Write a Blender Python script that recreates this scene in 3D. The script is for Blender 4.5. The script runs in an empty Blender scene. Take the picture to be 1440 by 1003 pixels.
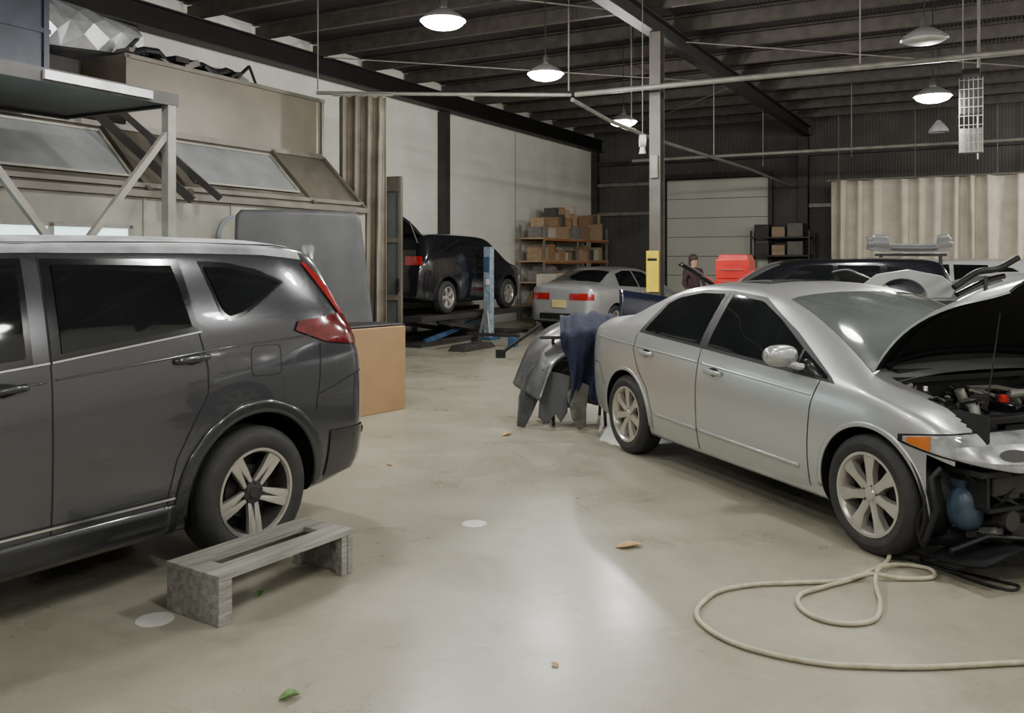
import bpy, bmesh, math, random
from mathutils import Vector, Matrix
from mathutils.bvhtree import BVHTree
random.seed(7)
C = bpy.context.scene.collection
# ------------------------------------------------------------------ materials
def _new(name):
    m = bpy.data.materials.new(name); m.use_nodes = True
    nt = m.node_tree; return m, nt, nt.nodes['Principled BSDF']
def mat(name, col, rough=0.5, metal=0.0, var=0.12, scale=6.0, bump=0.0, bscale=None, coat=0.0, emit=None, estr=0.0, spec=0.5, stretch=None, rvar=0.0):
    m, nt, b = _new(name)
    N = nt.nodes; L = nt.links
    tc = N.new('ShaderNodeTexCoord')
    mp = N.new('ShaderNodeMapping'); L.new(tc.outputs['Object'], mp.inputs['Vector'])
    if stretch: mp.inputs['Scale'].default_value = stretch
    no = N.new('ShaderNodeTexNoise'); no.inputs['Scale'].default_value = scale; no.inputs['Detail'].default_value = 6
    L.new(mp.outputs['Vector'], no.inputs['Vector'])
    r = N.new('ShaderNodeValToRGB')
    r.color_ramp.elements[0].position = .3; r.color_ramp.elements[1].position = .7
    r.color_ramp.elements[0].color = tuple(max(0, c*(1-var)) for c in col)+(1,)
    r.color_ramp.elements[1].color = tuple(min(1, c*(1+var)) for c in col)+(1,)
    L.new(no.outputs['Fac'], r.inputs['Fac']); L.new(r.outputs['Color'], b.inputs['Base Color'])
    b.inputs['Roughness'].default_value = rough; b.inputs['Metallic'].default_value = metal
    b.inputs['Coat Weight'].default_value = coat; b.inputs['Coat Roughness'].default_value = .04
    b.inputs['Specular IOR Level'].default_value = spec
    if rvar:
        mr = N.new('ShaderNodeMapRange'); mr.inputs['To Min'].default_value = rough-rvar; mr.inputs['To Max'].default_value = rough+rvar
        L.new(no.outputs['Fac'], mr.inputs['Value']); L.new(mr.outputs['Result'], b.inputs['Roughness'])
    if bump:
        n2 = N.new('ShaderNodeTexNoise'); n2.inputs['Scale'].default_value = bscale or scale*4; n2.inputs['Detail'].default_value = 5
        L.new(mp.outputs['Vector'], n2.inputs['Vector'])
        bp = N.new('ShaderNodeBump'); bp.inputs['Strength'].default_value = bump; bp.inputs['Distance'].default_value = .02
        L.new(n2.outputs['Fac'], bp.inputs['Height']); L.new(bp.outputs['Normal'], b.inputs['Normal'])
    if emit:
        b.inputs['Emission Color'].default_value = emit+(1,); b.inputs['Emission Strength'].default_value = estr
    return m

M = {}
M['black'] = mat('black_plastic', (.010,.010,.011), .5, var=.2, spec=.35)
M['matteblack'] = mat('matte_black_steel', (.007,.007,.008), .8, var=.3, spec=.2)
M['blackgloss'] = mat('gloss_black', (.01,.01,.011), .12, coat=.6, var=.1)
M['rubber'] = mat('tire_rubber', (.020,.020,.020), .7, var=.25, scale=12, bump=.15)
M['glass'] = mat('tinted_glass', (.008,.009,.010), .03, spec=.7, var=.3, scale=2)
M['glass2'] = mat('windshield_glass', (.075,.085,.08), .06, spec=.8, var=.3, scale=1.5)
M['alloy'] = mat('alloy', (.52,.50,.46), .30, metal=.75, var=.12, scale=8)
M['chrome'] = mat('chrome', (.65,.65,.66), .15, metal=1, var=.05)
M['bowl'] = mat('lamp_reflector', (.45,.46,.46), .25, metal=.6, var=.3, scale=18)
M['grey'] = mat('grey_paint', (.058,.059,.067), .20, metal=.45, var=.03, scale=1.5, coat=1)
M['greyd'] = mat('grey_cladding_paint', (.028,.029,.032), .26, metal=.3, var=.05, coat=.6)
M['dust'] = mat('dusty_grey_paint', (.30,.31,.33), .5, metal=.1, var=.45, scale=6)
M['silver'] = mat('silver_paint', (.43,.435,.43), .30, metal=.6, var=.02, scale=1.0, coat=.6)
M['silverB'] = mat('pale_silver_paint', (.40,.41,.42), .33, metal=.5, var=.04, coat=.7)
M['blackp'] = mat('black_paint', (.011,.012,.016), .2, metal=.3, coat=1, var=.1)
M['white'] = mat('white_paint', (.5,.5,.48), .35, coat=.6, var=.05)
M['navyp'] = mat('navy_paint', (.007,.009,.022), .25, coat=.6, var=.2)
M['redlens'] = mat('red_lens', (.32,.010,.010), .15, coat=1, var=.25, scale=20, spec=.8)
M['redlensdk'] = mat('dark_red_lens', (.12,.005,.009), .12, coat=1, var=.35, scale=25)
M['lamplens'] = mat('clear_lens', (.30,.31,.31), .07, metal=.1, coat=1, var=.45, scale=11, spec=.9)
M['amber'] = mat('amber_lens', (.45,.13,.025), .12, coat=1)
M['seam'] = mat('seam_shadow_gap', (.008,.008,.008), .8)
M['yellow'] = mat('yellow_plastic', (.72,.56,.03), .5)
M['red'] = mat('red_enamel', (.58,.025,.02), .3, coat=.5)
M['blue'] = mat('blue_enamel', (.030,.075,.15), .5, var=.3)
M['ltblue'] = mat('light_blue_enamel', (.19,.25,.31), .6, var=.4, scale=12)
M['steel'] = mat('painted_steel', (.19,.185,.165), .5, metal=.2, var=.25, scale=5)
M['colsteel'] = mat('column_grey_steel', (.11,.10,.09), .5, metal=.1, var=.22, scale=5)
M['steeldk'] = mat('dark_steel', (.035,.033,.032), .55, metal=.2, var=.3, scale=3)
M['galv'] = mat('galvanised_sheet', (.50,.51,.53), .30, metal=.5, var=.35, scale=3, rvar=.12)
M['shade'] = mat('spun_aluminium', (.30,.30,.29), .4, metal=.4, var=.1)
M['galvd'] = mat('blue_grey_enamel', (.020,.024,.038), .4, metal=.3, var=.25)
M['card'] = mat('cardboard', (.34,.215,.11), .8, var=.08, scale=4, bump=.04)
M['card2'] = mat('brown_cardboard', (.36,.27,.18), .8, var=.25, scale=4)
M['wood'] = mat('weathered_wood', (.24,.235,.21), .8, var=.38, scale=7, bump=.4, bscale=25, stretch=(.35,4,4))
M['booth'] = mat('booth_panel', (.105,.096,.078), .42, metal=.1, var=.35, scale=2.5, rvar=.08)
M['boothd'] = mat('booth_olive_panel', (.125,.11,.082), .38, metal=.1, var=.18, scale=1.5)
M['boothw'] = mat('booth_pale_panel', (.21,.205,.172), .5, var=.3, scale=1.8)
M['sky'] = mat('skylight_plastic', (.22,.23,.235), .35, var=.2, scale=3)
M['curt'] = mat('cream_canvas', (.70,.64,.54), .85, var=.12, scale=3)
M['curtb'] = mat('brown_vinyl', (.16,.14,.11), .6, var=.3, scale=3)
M['orange'] = mat('orange_steel', (.34,.13,.05), .6, var=.3)
M['navycloth'] = mat('navy_cloth', (.008,.013,.036), .9, var=.35, scale=10, bump=.5)
M['olive'] = mat('olive_plastic', (.10,.098,.082), .6, var=.5, scale=12)
M['greyprimer'] = mat('grey_primer', (.055,.057,.061), .5, var=.2, scale=3, coat=.05, spec=.3)
M['bumperdark'] = mat('scuffed_dark_bumper', (.055,.055,.057), .38, var=.5, scale=9, coat=.3)
M['hose'] = mat('hose_rubber', (.40,.37,.27), .6, var=.2, scale=20)
M['paper'] = mat('pale_paper', (.56,.56,.52), .8, var=.06)
M['leaf'] = mat('dry_leaf', (.42,.27,.12), .8, var=.3, scale=20)
M['green'] = mat('green_leaf', (.12,.22,.07), .7, var=.5, scale=30)
M['bulb'] = mat('lit_bulb', (1,1,.95), .5, emit=(1.0,.99,.93), estr=80)
M['bulboff'] = mat('frosted_bulb', (.3,.3,.28), .4)
M['litwin'] = mat('lit_booth_glass', (.6,.8,.8), .3, emit=(.65,.95,.92), estr=1.8)
M['skin'] = mat('skin', (.45,.27,.19), .6, var=.05)
M['hair'] = mat('brown_hair', (.05,.025,.018), .7)
M['shirt'] = mat('dark_maroon_shirt', (.045,.022,.03), .9)
M['pants'] = mat('dark_trousers', (.03,.03,.04), .9)
M['yplate'] = mat('pale_yellow_plate', (.55,.45,.20), .5)
M['tank'] = mat('blue_grey_tank', (.045,.070,.105), .4, var=.4, scale=12)
M['engine'] = mat('engine_alloy', (.18,.18,.17), .42, metal=.7, var=.6, scale=14)
M['decal'] = mat('faded_blue_decal', (.14,.17,.19), .6, var=.2)

def ramp(N,L,src,p0,c0,p1,c1):
    r=N.new('ShaderNodeValToRGB'); e=r.color_ramp.elements; e[0].position=p0; e[0].color=c0+(1,); e[1].position=p1; e[1].color=c1+(1,); L.new(src,r.inputs['Fac']); return r.outputs['Color']
def mul(N,L,a,b):
    m=N.new('ShaderNodeMix'); m.data_type='RGBA'; m.blend_type='MULTIPLY'; m.inputs[0].default_value=1; L.new(a,m.inputs[6]); L.new(b,m.inputs[7]); return m.outputs[2]
def tex_floor():
    m, nt, b = _new('polished_concrete'); N=nt.nodes; L=nt.links
    tc=N.new('ShaderNodeTexCoord')
    def ns(s,d,dist=0,ro=.5,st=None,rz=0):
        n=N.new('ShaderNodeTexNoise'); n.inputs['Scale'].default_value=s; n.inputs['Detail'].default_value=d; n.inputs['Distortion'].default_value=dist; n.inputs['Roughness'].default_value=ro
        mp=N.new('ShaderNodeMapping'); mp.inputs['Rotation'].default_value=(0,0,rz); mp.inputs['Scale'].default_value=st or (1,1,1); L.new(tc.outputs['Object'], mp.inputs['Vector']); L.new(mp.outputs['Vector'], n.inputs['Vector']); return n.outputs['Fac']
    n1=ns(.45,4); n2=ns(9,6,0,.6); n3=ns(1.1,6,.4,.6); n4=ns(55,2); s1=ns(2.2,3,0,.5,(1,14,1),.6); s2=ns(2.6,3,.2,.5,(16,1,1),.3); n5=ns(3.2,5,.8,.65)
    c=ramp(N,L,n1,.25,(.262,.246,.188),.75,(.322,.313,.258))
    c=mul(N,L,c,ramp(N,L,n2,.2,(.88,.88,.87),.8,(1.08,1.08,1.08)))
    c=mul(N,L,c,ramp(N,L,n3,.25,(.80,.79,.73),.75,(1.12,1.12,1.13)))
    c=mul(N,L,c,ramp(N,L,n5,.28,(.86,.85,.81),.45,(1,1,1)))
    c=mul(N,L,c,ramp(N,L,n4,.25,(.85,.85,.85),.38,(1,1,1)))
    c=mul(N,L,c,ramp(N,L,s1,.66,(1,1,1),.76,(1.18,1.18,1.18)))
    c=mul(N,L,c,ramp(N,L,s2,.68,(1,1,1),.78,(.84,.83,.80)))
    L.new(c, b.inputs['Base Color'])
    mr=N.new('ShaderNodeMapRange'); mr.inputs['From Min'].default_value=.25; mr.inputs['From Max'].default_value=.75; mr.inputs['To Min'].default_value=.22; mr.inputs['To Max'].default_value=.40
    L.new(n3, mr.inputs['Value']); L.new(mr.outputs['Result'], b.inputs['Roughness'])
    b.inputs['Specular IOR Level'].default_value=.45
    bp=N.new('ShaderNodeBump'); bp.inputs['Strength'].default_value=.02; L.new(n2, bp.inputs['Height']); L.new(bp.outputs['Normal'], b.inputs['Normal'])
    return m
def tex_block(name, c1, mortar, bw=.4, bh=.2, ms=.006, rough=.7, axis='left', bs=.2):
    m, nt, b = _new(name); N=nt.nodes; L=nt.links
    tc=N.new('ShaderNodeTexCoord'); sp=N.new('ShaderNodeSeparateXYZ'); cb=N.new('ShaderNodeCombineXYZ')
    L.new(tc.outputs['Object'], sp.inputs[0])
    L.new(sp.outputs['Y' if axis=='left' else 'X'], cb.inputs['X']); L.new(sp.outputs['Z'], cb.inputs['Y'])
    br=N.new('ShaderNodeTexBrick'); br.inputs['Scale'].default_value=1; br.inputs['Brick Width'].default_value=bw; br.inputs['Row Height'].default_value=bh
    br.inputs['Mortar Size'].default_value=ms; br.inputs['Color1'].default_value=c1+(1,); br.inputs['Color2'].default_value=tuple(x*.97 for x in c1)+(1,); br.inputs['Mortar'].default_value=mortar+(1,)
    L.new(cb.outputs[0], br.inputs['Vector'])
    no=N.new('ShaderNodeTexNoise'); no.inputs['Scale'].default_value=.8; no.inputs['Detail'].default_value=7; L.new(tc.outputs['Object'], no.inputs['Vector'])
    L.new(mul(N,L,br.outputs['Color'],ramp(N,L,no.outputs['Fac'],.3,(.84,.84,.80),.7,(1.04,1.04,1.04))), b.inputs['Base Color'])
    b.inputs['Roughness'].default_value=rough
    bp=N.new('ShaderNodeBump'); bp.inputs['Strength'].default_value=bs; bp.invert=True; L.new(br.outputs['Fac'], bp.inputs['Height']); L.new(bp.outputs['Normal'], b.inputs['Normal'])
    return m
def tex_ribs(name, col, freq, axis='X', rough=.5, depth=.5):
    m, nt, b = _new(name); N=nt.nodes; L=nt.links
    tc=N.new('ShaderNodeTexCoord'); w=N.new('ShaderNodeTexWave'); w.bands_direction=axis; w.inputs['Scale'].default_value=freq; w.wave_profile='SIN'
    L.new(tc.outputs['Object'], w.inputs['Vector'])
    no=N.new('ShaderNodeTexNoise'); no.inputs['Scale'].default_value=1.1; no.inputs['Detail'].default_value=5; L.new(tc.outputs['Object'], no.inputs['Vector'])
    L.new(ramp(N,L,no.outputs['Fac'],.3,tuple(x*.7 for x in col),.7,tuple(x*1.25 for x in col)), b.inputs['Base Color'])
    bp=N.new('ShaderNodeBump'); bp.inputs['Strength'].default_value=depth; bp.inputs['Distance'].default_value=.05; L.new(w.outputs['Fac'], bp.inputs['Height']); L.new(bp.outputs['Normal'], b.inputs['Normal'])
    b.inputs['Roughness'].default_value=rough
    return m
M['floor']=tex_floor()
M['block']=tex_block('white_painted_block',(.70,.70,.65),(.61,.61,.56),ms=.005,bs=.12)
M['rib']=tex_ribs('grey_ribbed_wall',(.075,.070,.062),4,'X',depth=.2,rough=.7)
M['deck']=tex_ribs('dark_roof_deck',(.022,.019,.018),5,'X',rough=.8)
M['purlin']=mat('purlin_steel',(.062,.054,.047),.55,metal=.1,var=.3)
M['beam']=mat('roof_beam_steel',(.018,.016,.015),.6,var=.25)
M['door']=mat('white_door_panel',(.52,.52,.46),.6,var=.06,scale=1)

# ------------------------------------------------------------------ mesh builder
def sg(v,p): return math.copysign(abs(v)**p,v)
class MB:
    def __init__(s): s.v=[]; s.f=[]; s.m=[]; s.mats=[]
    def mi(s,m):
        m=M[m] if isinstance(m,str) else m
        if m not in s.mats: s.mats.append(m)
        return s.mats.index(m)
    def add(s,vs,fs,m,T=None):
        k=len(s.v); i=s.mi(m)
        for p in vs:
            p=Vector(p)
            if T is not None: p=T@p
            s.v.append(p)
        for f in fs: s.f.append([k+a for a in f]); s.m.append(i)
        return s
    def box(s,c,size,m,T=None,taper=None):
        x,y,z=[a/2 for a in size]; cx,cy,cz=c; t=taper or (1,1)
        vs=[(cx+a*x*(t[0] if d>0 else 1),cy+b*y*(t[1] if d>0 else 1),cz+d*z) for a in(-1,1) for b in(-1,1) for d in(-1,1)]
        fs=[(0,1,3,2),(4,6,7,5),(0,4,5,1),(2,3,7,6),(0,2,6,4),(1,5,7,3)]
        return s.add(vs,fs,m,T)
    def cyl(s,p0,p1,r,m,n=16,r1=None,T=None):
        p0=Vector(p0);p1=Vector(p1);d=(p1-p0).normalized()
        a=d.orthogonal().normalized(); b=d.cross(a); r1=r if r1 is None else r1
        vs=[];fs=[]
        for i in range(n):
            t=2*math.pi*i/n; o=a*math.cos(t)+b*math.sin(t)
            vs+= [p0+o*r,p1+o*r1]
        for i in range(n):
            j=(i+1)%n; fs.append((2*i,2*j,2*j+1,2*i+1))
        fs.append([2*i for i in range(n)][::-1]); fs.append([2*i+1 for i in range(n)])
        return s.add(vs,fs,m,T)
    def beam(s,p0,p1,w,h,m,T=None):
        p0=Vector(p0);p1=Vector(p1);d=(p1-p0).normalized(); up=Vector((0,0,1))
        if abs(d.z)>.95: up=Vector((0,1,0))
        a=d.cross(up).normalized(); b=a.cross(d)
        vs=[p+a*x*w/2+b*y*h/2 for p in(p0,p1) for x,y in((-1,-1),(1,-1),(1,1),(-1,1))]
        return s.add(vs,[(3,2,1,0),(4,5,6,7),(0,1,5,4),(1,2,6,5),(2,3,7,6),(3,0,4,7)],m,T)
    def tube(s,pts,r,m,n=10,T=None):
        pts=[Vector(p) for p in pts]; vs=[];fs=[]; prev=None
        for i,p in enumerate(pts):
            d=(pts[min(i+1,len(pts)-1)]-pts[max(i-1,0)]).normalized()
            a=d.orthogonal().normalized() if prev is None else (prev-d*prev.dot(d)).normalized()
            prev=a; b=d.cross(a)
            for k in range(n):
                t=2*math.pi*k/n; vs.append(p+(a*math.cos(t)+b*math.sin(t))*r)
        for i in range(len(pts)-1):
            for k in range(n):
                q=(k+1)%n; fs.append((i*n+k,i*n+q,(i+1)*n+q,(i+1)*n+k))
        fs.append(list(range(n))[::-1]); fs.append([(len(pts)-1)*n+k for k in range(n)])
        return s.add(vs,fs,m,T)
    def lathe(s,prof,m,n=48,axis='z',T=None,close=False):
        vs=[];fs=[];k=len(prof)
        for i in range(n):
            t=2*math.pi*i/n;c=math.cos(t);d=math.sin(t)
            for r,h in prof:
                vs.append((r*c,r*d,h) if axis=='z' else (r*c,h,r*d))
        for i in range(n):
            j=(i+1)%n
            for q in range(k if close else k-1):
                w=(q+1)%k
                f=(i*k+q,j*k+q,j*k+w,i*k+w)
                fs.append(f if axis=='z' else f[::-1])
        return s.add(vs,fs,m,T)
    def grid(s,rows,m,T=None,flip=False):
        nr=len(rows);nc=len(rows[0]); vs=[p for r in rows for p in r]; fs=[]
        for i in range(nr-1):
            for j in range(nc-1):
                f=(i*nc+j,i*nc+j+1,(i+1)*nc+j+1,(i+1)*nc+j); fs.append(f[::-1] if flip else f)
        return s.add(vs,fs,m,T)
    def plate(s,poly,y0,y1,m,T=None):
        n=len(poly); vs=[(x,y0,z) for x,z in poly]+[(x,y1,z) for x,z in poly]
        fs=[list(range(n)),[n+i for i in range(n)][::-1]]+[(i,(i+1)%n,n+(i+1)%n,n+i) for i in range(n)]
        return s.add(vs,fs,m,T)
    def ell(s,c,r,m,n=16,T=None,p=1):
        vs=[];fs=[]; h=n//2
        for i in range(h+1):
            a=math.pi*i/h
            for j in range(n):
                b=2*math.pi*j/n; vs.append((c[0]+r[0]*sg(math.sin(a),p)*sg(math.cos(b),p),c[1]+r[1]*sg(math.sin(a),p)*sg(math.sin(b),p),c[2]+r[2]*sg(math.cos(a),p)))
        for i in range(h):
            for j in range(n):
                q=(j+1)%n; fs.append((i*n+j,(i+1)*n+j,(i+1)*n+q,i*n+q))
        return s.add(vs,fs,m,T)
    def make(s,name,parent=None,loc=(0,0,0),rot=(0,0,0),smooth=False,bevel=0,solid=0,ang=38,label=None,cat=None,kind=None,group=None,weld=False):
        me=bpy.data.meshes.new(name); me.from_pydata([tuple(p) for p in s.v],[],s.f)
        for m in s.mats: me.materials.append(m)
        for p,i in zip(me.polygons,s.m): p.material_index=i
        bm=bmesh.new(); bm.from_mesh(me)
        if weld: bmesh.ops.remove_doubles(bm,verts=bm.verts,dist=1e-5)
        bmesh.ops.recalc_face_normals(bm,faces=bm.faces); bm.to_mesh(me); bm.free()
        if smooth:
            me.polygons.foreach_set('use_smooth',[True]*len(me.polygons)); me.set_sharp_from_angle(angle=math.radians(ang))
        o=bpy.data.objects.new(name,me); C.objects.link(o)
        o.location=loc; o.rotation_euler=rot
        if parent: o.parent=parent
        if bevel:
            b=o.modifiers.new('bevel','BEVEL'); b.width=bevel; b.segments=2; b.limit_method='ANGLE'; b.angle_limit=.6
        if solid:
            b=o.modifiers.new('solid','SOLIDIFY'); b.thickness=solid; b.offset=-1
        if label: o['label']=label
        if cat: o['category']=cat
        if kind: o['kind']=kind
        if group: o['group']=group
        return o
def empty(name,loc=(0,0,0),rotz=0,parent=None,label=None,cat=None,group=None,scale=1):
    o=bpy.data.objects.new(name,None); C.objects.link(o); o.location=loc; o.rotation_euler=(0,0,rotz); o.empty_display_size=.2; o.scale=(scale,)*3
    if parent: o.parent=parent
    if label: o['label']=label
    if cat: o['category']=cat
    if group: o['group']=group
    return o
# building frame: u = distance from the left wall, v = along the hall
TH=math.radians(-28.5); Dv=Vector((math.sin(-TH),math.cos(TH),0)); Wv=Vector((math.cos(TH),math.sin(TH),0))
def bw(u,v,z=0): return Wv*(u-11.09)+Dv*v+Vector((0,0,z))
BO=bw(0,0)
def struct(mb,name,**k): return mb.make(name,loc=BO,rot=(0,0,TH),kind='structure',**k)

# ------------------------------------------------------------------ room
U1=19.5; V0=-7.0; V1=25.84; H=5.6
struct(MB().box((U1/2,(V0+V1)/2,-.1),(U1+.6,V1-V0+.6,.2),'floor'),'floor')
struct(MB().box((-.15,(V0+V1)/2,H/2),(.3,V1-V0+.6,H),'block'),'wall_left')
struct(MB().box((U1+.15,(V0+V1)/2,H/2),(.3,V1-V0+.6,H),'block'),'wall_right')
struct(MB().box((U1/2,V1+.15,H/2),(U1,.3,H),'rib'),'wall_back')
struct(MB().box((U1/2,V0-.15,H/2),(U1,.3,H),'block'),'wall_front')
struct(MB().box((U1/2,(V0+V1)/2,H+.1),(U1+.6,V1-V0+.6,.2),'deck'),'ceiling')
k=1
v=V0+.8
while v<V1-.3:
    mb=MB(); mb.box((U1/2,v,5.44),(U1-.1,.012,.20),'purlin'); mb.box((U1/2,v+.04,5.342),(U1-.1,.08,.012),'purlin'); mb.box((U1/2,v-.04,5.565),(U1-.1,.09,.012),'purlin')
    struct(mb,'trim_%d'%k); k+=1; v+=1.45
for u in (.28,6.5,13.0):
    mb=MB(); L_=V1-V0-.1; cy=(V0+V1)/2
    zb=4.95 if u<1 else 5.05
    mb.box((u,cy,(zb+5.3)/2),(.02,L_,5.3-zb),'beam'); mb.box((u,cy,zb),(.20,L_,.025),'beam'); mb.box((u,cy,5.3),(.20,L_,.02),'beam')
    if u<1: mb.box((u-.12,cy,5.14),(.26,L_,.34),'beam')
    struct(mb,'trim_%d'%k); k+=1
for (u,v_,w,d) in ((.10,17.0,.2,.22),(.10,25.7,.2,.2),(.10,8.6,.2,.22)):
    struct(MB().box((u,v_,2.47),(w,d,4.94),'steeldk'),'trim_%d'%k); k+=1
struct(MB().box((.004,20.6,2.5),(.008,.02,4.9),'steel'),'trim_%d'%k); k+=1
for u in (6.4,13.0):
    struct(MB().box((u,25.70,2.5),(.26,.24,5.0),'steeldk'),'trim_%d'%k); k+=1
struct(MB().box((U1/2,25.74,4.55),(U1-.1,.18,.12),'steeldk'),'trim_%d'%k); k+=1
struct(MB().box((9.8,25.74,3.1),(6.5,.15,.1),'steel'),'trim_%d'%k); k+=1
struct(MB().box((1.2,25.74,3.0),(2.2,.15,.1),'steel'),'trim_%d'%k); k+=1
struct(MB().box((1.2,25.74,3.9),(2.2,.15,.1),'steel'),'trim_%d'%k); k+=1
# roll-up door
mb=MB()
for i in range(7): mb.box((3.93,25.76,.28+i*.566),(3.0,.08,.556),'door')
struct(mb,'door_1',bevel=.01)
mb=MB()
for x in (2.36,5.5): mb.box((x,25.7,2.0),(.12,.14,4.05),'steeldk')
mb.box((3.93,25.7,4.06),(3.26,.14,.14),'steeldk'); struct(mb,'trim_%d'%k); k+=1

def bthing(name,u,v,z=0,label=None,cat=None,group=None,rot=0): return empty(name,bw(u,v,z),TH+rot,label=label,cat=cat,group=group)
# steel column with yellow guard
e=bthing('steel_column',6.58,12.92,label='brown-grey steel I-section roof column with yellow guard',cat='column')
mb=MB(); mb.box((0,-.09,2.52),(.17,.02,5.04),'colsteel'); mb.box((0,.09,2.52),(.17,.02,5.04),'colsteel'); mb.box((0,0,2.52),(.02,.18,5.04),'colsteel'); mb.box((0,0,.02),(.4,.4,.04),'colsteel')
mb.make('column_shaft',e)
MB().box((-.02,-.13,1.42),(.19,.05,.62),'yellow').box((-.02,-.16,1.60),(.15,.01,.04),'black').make('guard',e,bevel=.01,label='yellow plastic guard')
MB().box((0,-.125,3.0),(.12,.05,.35),'steel').make('electrical_box',e,bevel=.008)

# pipes
def pipe(name,pts,r,m='steel',label='grey steel pipe hung from the roof',cat='pipe'):
    p0=Vector(pts[0]); return MB().tube([Vector(p)-p0 for p in pts],r,m,n=10).make(name,loc=p0,smooth=True,label=label,cat=cat)
A=Vector((.9,13.5,4.1)); 
pipe('overhead_pipe',[(-2.97,13.5,4.13),(-1,13.5,4.11),A],.03)
pipe('overhead_pipe',[A+Vector((.06,-.03,.0)),A+Wv*3,A+Wv*8],.04)
pipe('overhead_pipe',[A+Vector((.02,.06,-.06)),(1.6,14.6,3.88),(2.45,15.6,3.73),(5.5,20.6,3.70),(7.9,25.0,3.64)],.035)
pipe('overhead_pipe',[bw(3.5,20,3.95),bw(12,20,3.95)],.04)
for (x,y,z0) in ((-2.95,13.5,4.17),(.86,13.5,4.16),(4.55,11.62,4.16),(2.0,14.9,3.88),(4.2,18.5,3.78),(6.5,12.4,3.0),(5.9,20.9,3.8),(7.6,19.9,3.9)):
    MB().cyl((0,0,0),(0,0,5.55-z0),.012,'steel',n=8).make('hanger_rod',loc=(x,y,z0),label='thin steel hanger rod reaching up to the roof',cat='rod')
for n_,(a,b) in enumerate((((1.0,6),(6.3,12)),((6.6,8),(12.5,14)),((6.6,14.3),(12.5,20)),((.6,12.3),(6.3,18)),((1.5,24),(6.3,18.4)))):
    p=bw(a[0],a[1],5.20); q=bw(b[0],b[1],5.20); MB().cyl((0,0,0),q-p,.012,'steel',n=8).make('brace_rod',loc=p,label='thin diagonal steel brace rod under the roof',cat='rod')

# ------------------------------------------------------------------ high bay lamps
LAMPS=[(-.73,9.4,4.12,1),(.44,11.7,4.04,1),(1.94,15.5,4.0,1),(5.68,12.0,3.80,1),(4.5,9.7,4.0,0)]
LAMPS+=[(-1.95,7.0,4.1,1),(-3.15,4.7,4.1,1),(-4.4,2.4,4.1,1),(3.3,7.2,4.1,1),(2.1,4.6,4.1,1),(.9,1.9,4.1,1),(6.6,5.0,4.1,1),(5.4,2.2,4.1,1),(-.6,-1.5,4.1,1),(4.0,-1.6,4.1,1)]  # lamps out of view, added along the rows to light the hall evenly
LAMPS+=[tuple(bw(a,b))[:2]+(4.1,1) for a,b in ((14.3,12),(15.5,17.5),(14.6,22.2))]  # more unseen lamps added off to the right for light
lampmesh={}
for i,(x,y,z,on) in enumerate(LAMPS):
    e=empty('high_bay_lamp',(x,y,z),label='round metal high bay lamp, '+('lit' if on else 'switched off')+', hanging from the roof',cat='lamp',group='high bay lamps under the roof')
    if on not in lampmesh:
        sh=MB().lathe([(.245,0),(.24,.012),(.20,.05),(.14,.09),(.09,.12),(.05,.13),(.05,.125),(.09,.11),(.135,.08),(.19,.045),(.235,.005)],'shade',n=32,close=True).make('lamp_shade',e,smooth=True)
        bl=MB().ell((0,0,0),(.225,.225,.085 if on else .05),'bulb' if on else 'bulboff',n=24).make('bulb',e,smooth=True)
        hs=MB().cyl((0,0,.125),(0,0,.22),.045,'steeldk',n=20).cyl((0,0,.22),(0,0,.25),.025,'steeldk').make('housing',e,smooth=True)
        lampmesh[on]=(sh,bl,hs)
    else:
        for p in lampmesh[on]:
            q=p.copy(); q.parent=e; C.objects.link(q)
    MB().cyl((0,0,.25),(0,0,5.55-z),.008,'black',n=6).make('cord',e)
    if on:
        li=bpy.data.lights.new('lamp_light','POINT'); li.energy=280 if y>14 else (190 if y>8.5 else 116); li.shadow_soft_size=.07; li.color=(1,.97,.91)
        lo=bpy.data.objects.new('lamp_light',li); C.objects.link(lo); lo.location=(0,0,-.18); lo.parent=e
e=empty('small_pendant_lamp',(7.2,15.0,3.75),label='small metal pendant lamp hanging on a cord',cat='lamp')
MB().lathe([(.16,0),(.15,.05),(.08,.14),(.03,.2),(.025,.19),(.07,.13),(.14,.04)],'galv',n=24,close=True).make('lamp_shade',e,smooth=True)
MB().cyl((0,0,.19),(0,0,1.8),.008,'black',n=6).make('cord',e)
e=empty('air_hose_reel',(1.85,12.6,3.1),label='small white hanging hose reel under a cord',cat='reel')
MB().cyl((-.04,0,.18),(.04,0,.18),.09,'paper',n=20).cyl((0,0,0),(0,0,.1),.05,'paper',r1=.03).make('reel',e,smooth=True)
MB().cyl((0,0,.26),(0,0,2.4),.006,'steel',n=6).make('cord',e)
# heater
e=empty('unit_heater',(6.2,12.0,2.98),TH,label='grey ceiling heater with wire guard grille',cat='heater')
mb=MB(); mb.box((0,0,.80),(.28,.25,.46),'steeldk'); mb.box((0,0,1.1),(.22,.2,.16),'steeldk'); mb.make('heater_body',e,bevel=.01)
mb=MB()
for i in range(6): mb.box((-.14+.056*i,-.14,.55),(.008,.012,1.0),'steel')
for i in range(9): mb.box((0,-.14,.06+.12*i),(.30,.012,.008),'steel')
mb.box((0,0,.22),(.28,.22,.32),'steel'); mb.make('grille',e)
mb=MB(); mb.cyl((-.1,0,1.15),(-.1,0,2.57),.01,'steel',n=6); mb.cyl((.1,0,1.15),(.1,0,2.57),.01,'steel',n=6); mb.make('hanger',e)

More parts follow.
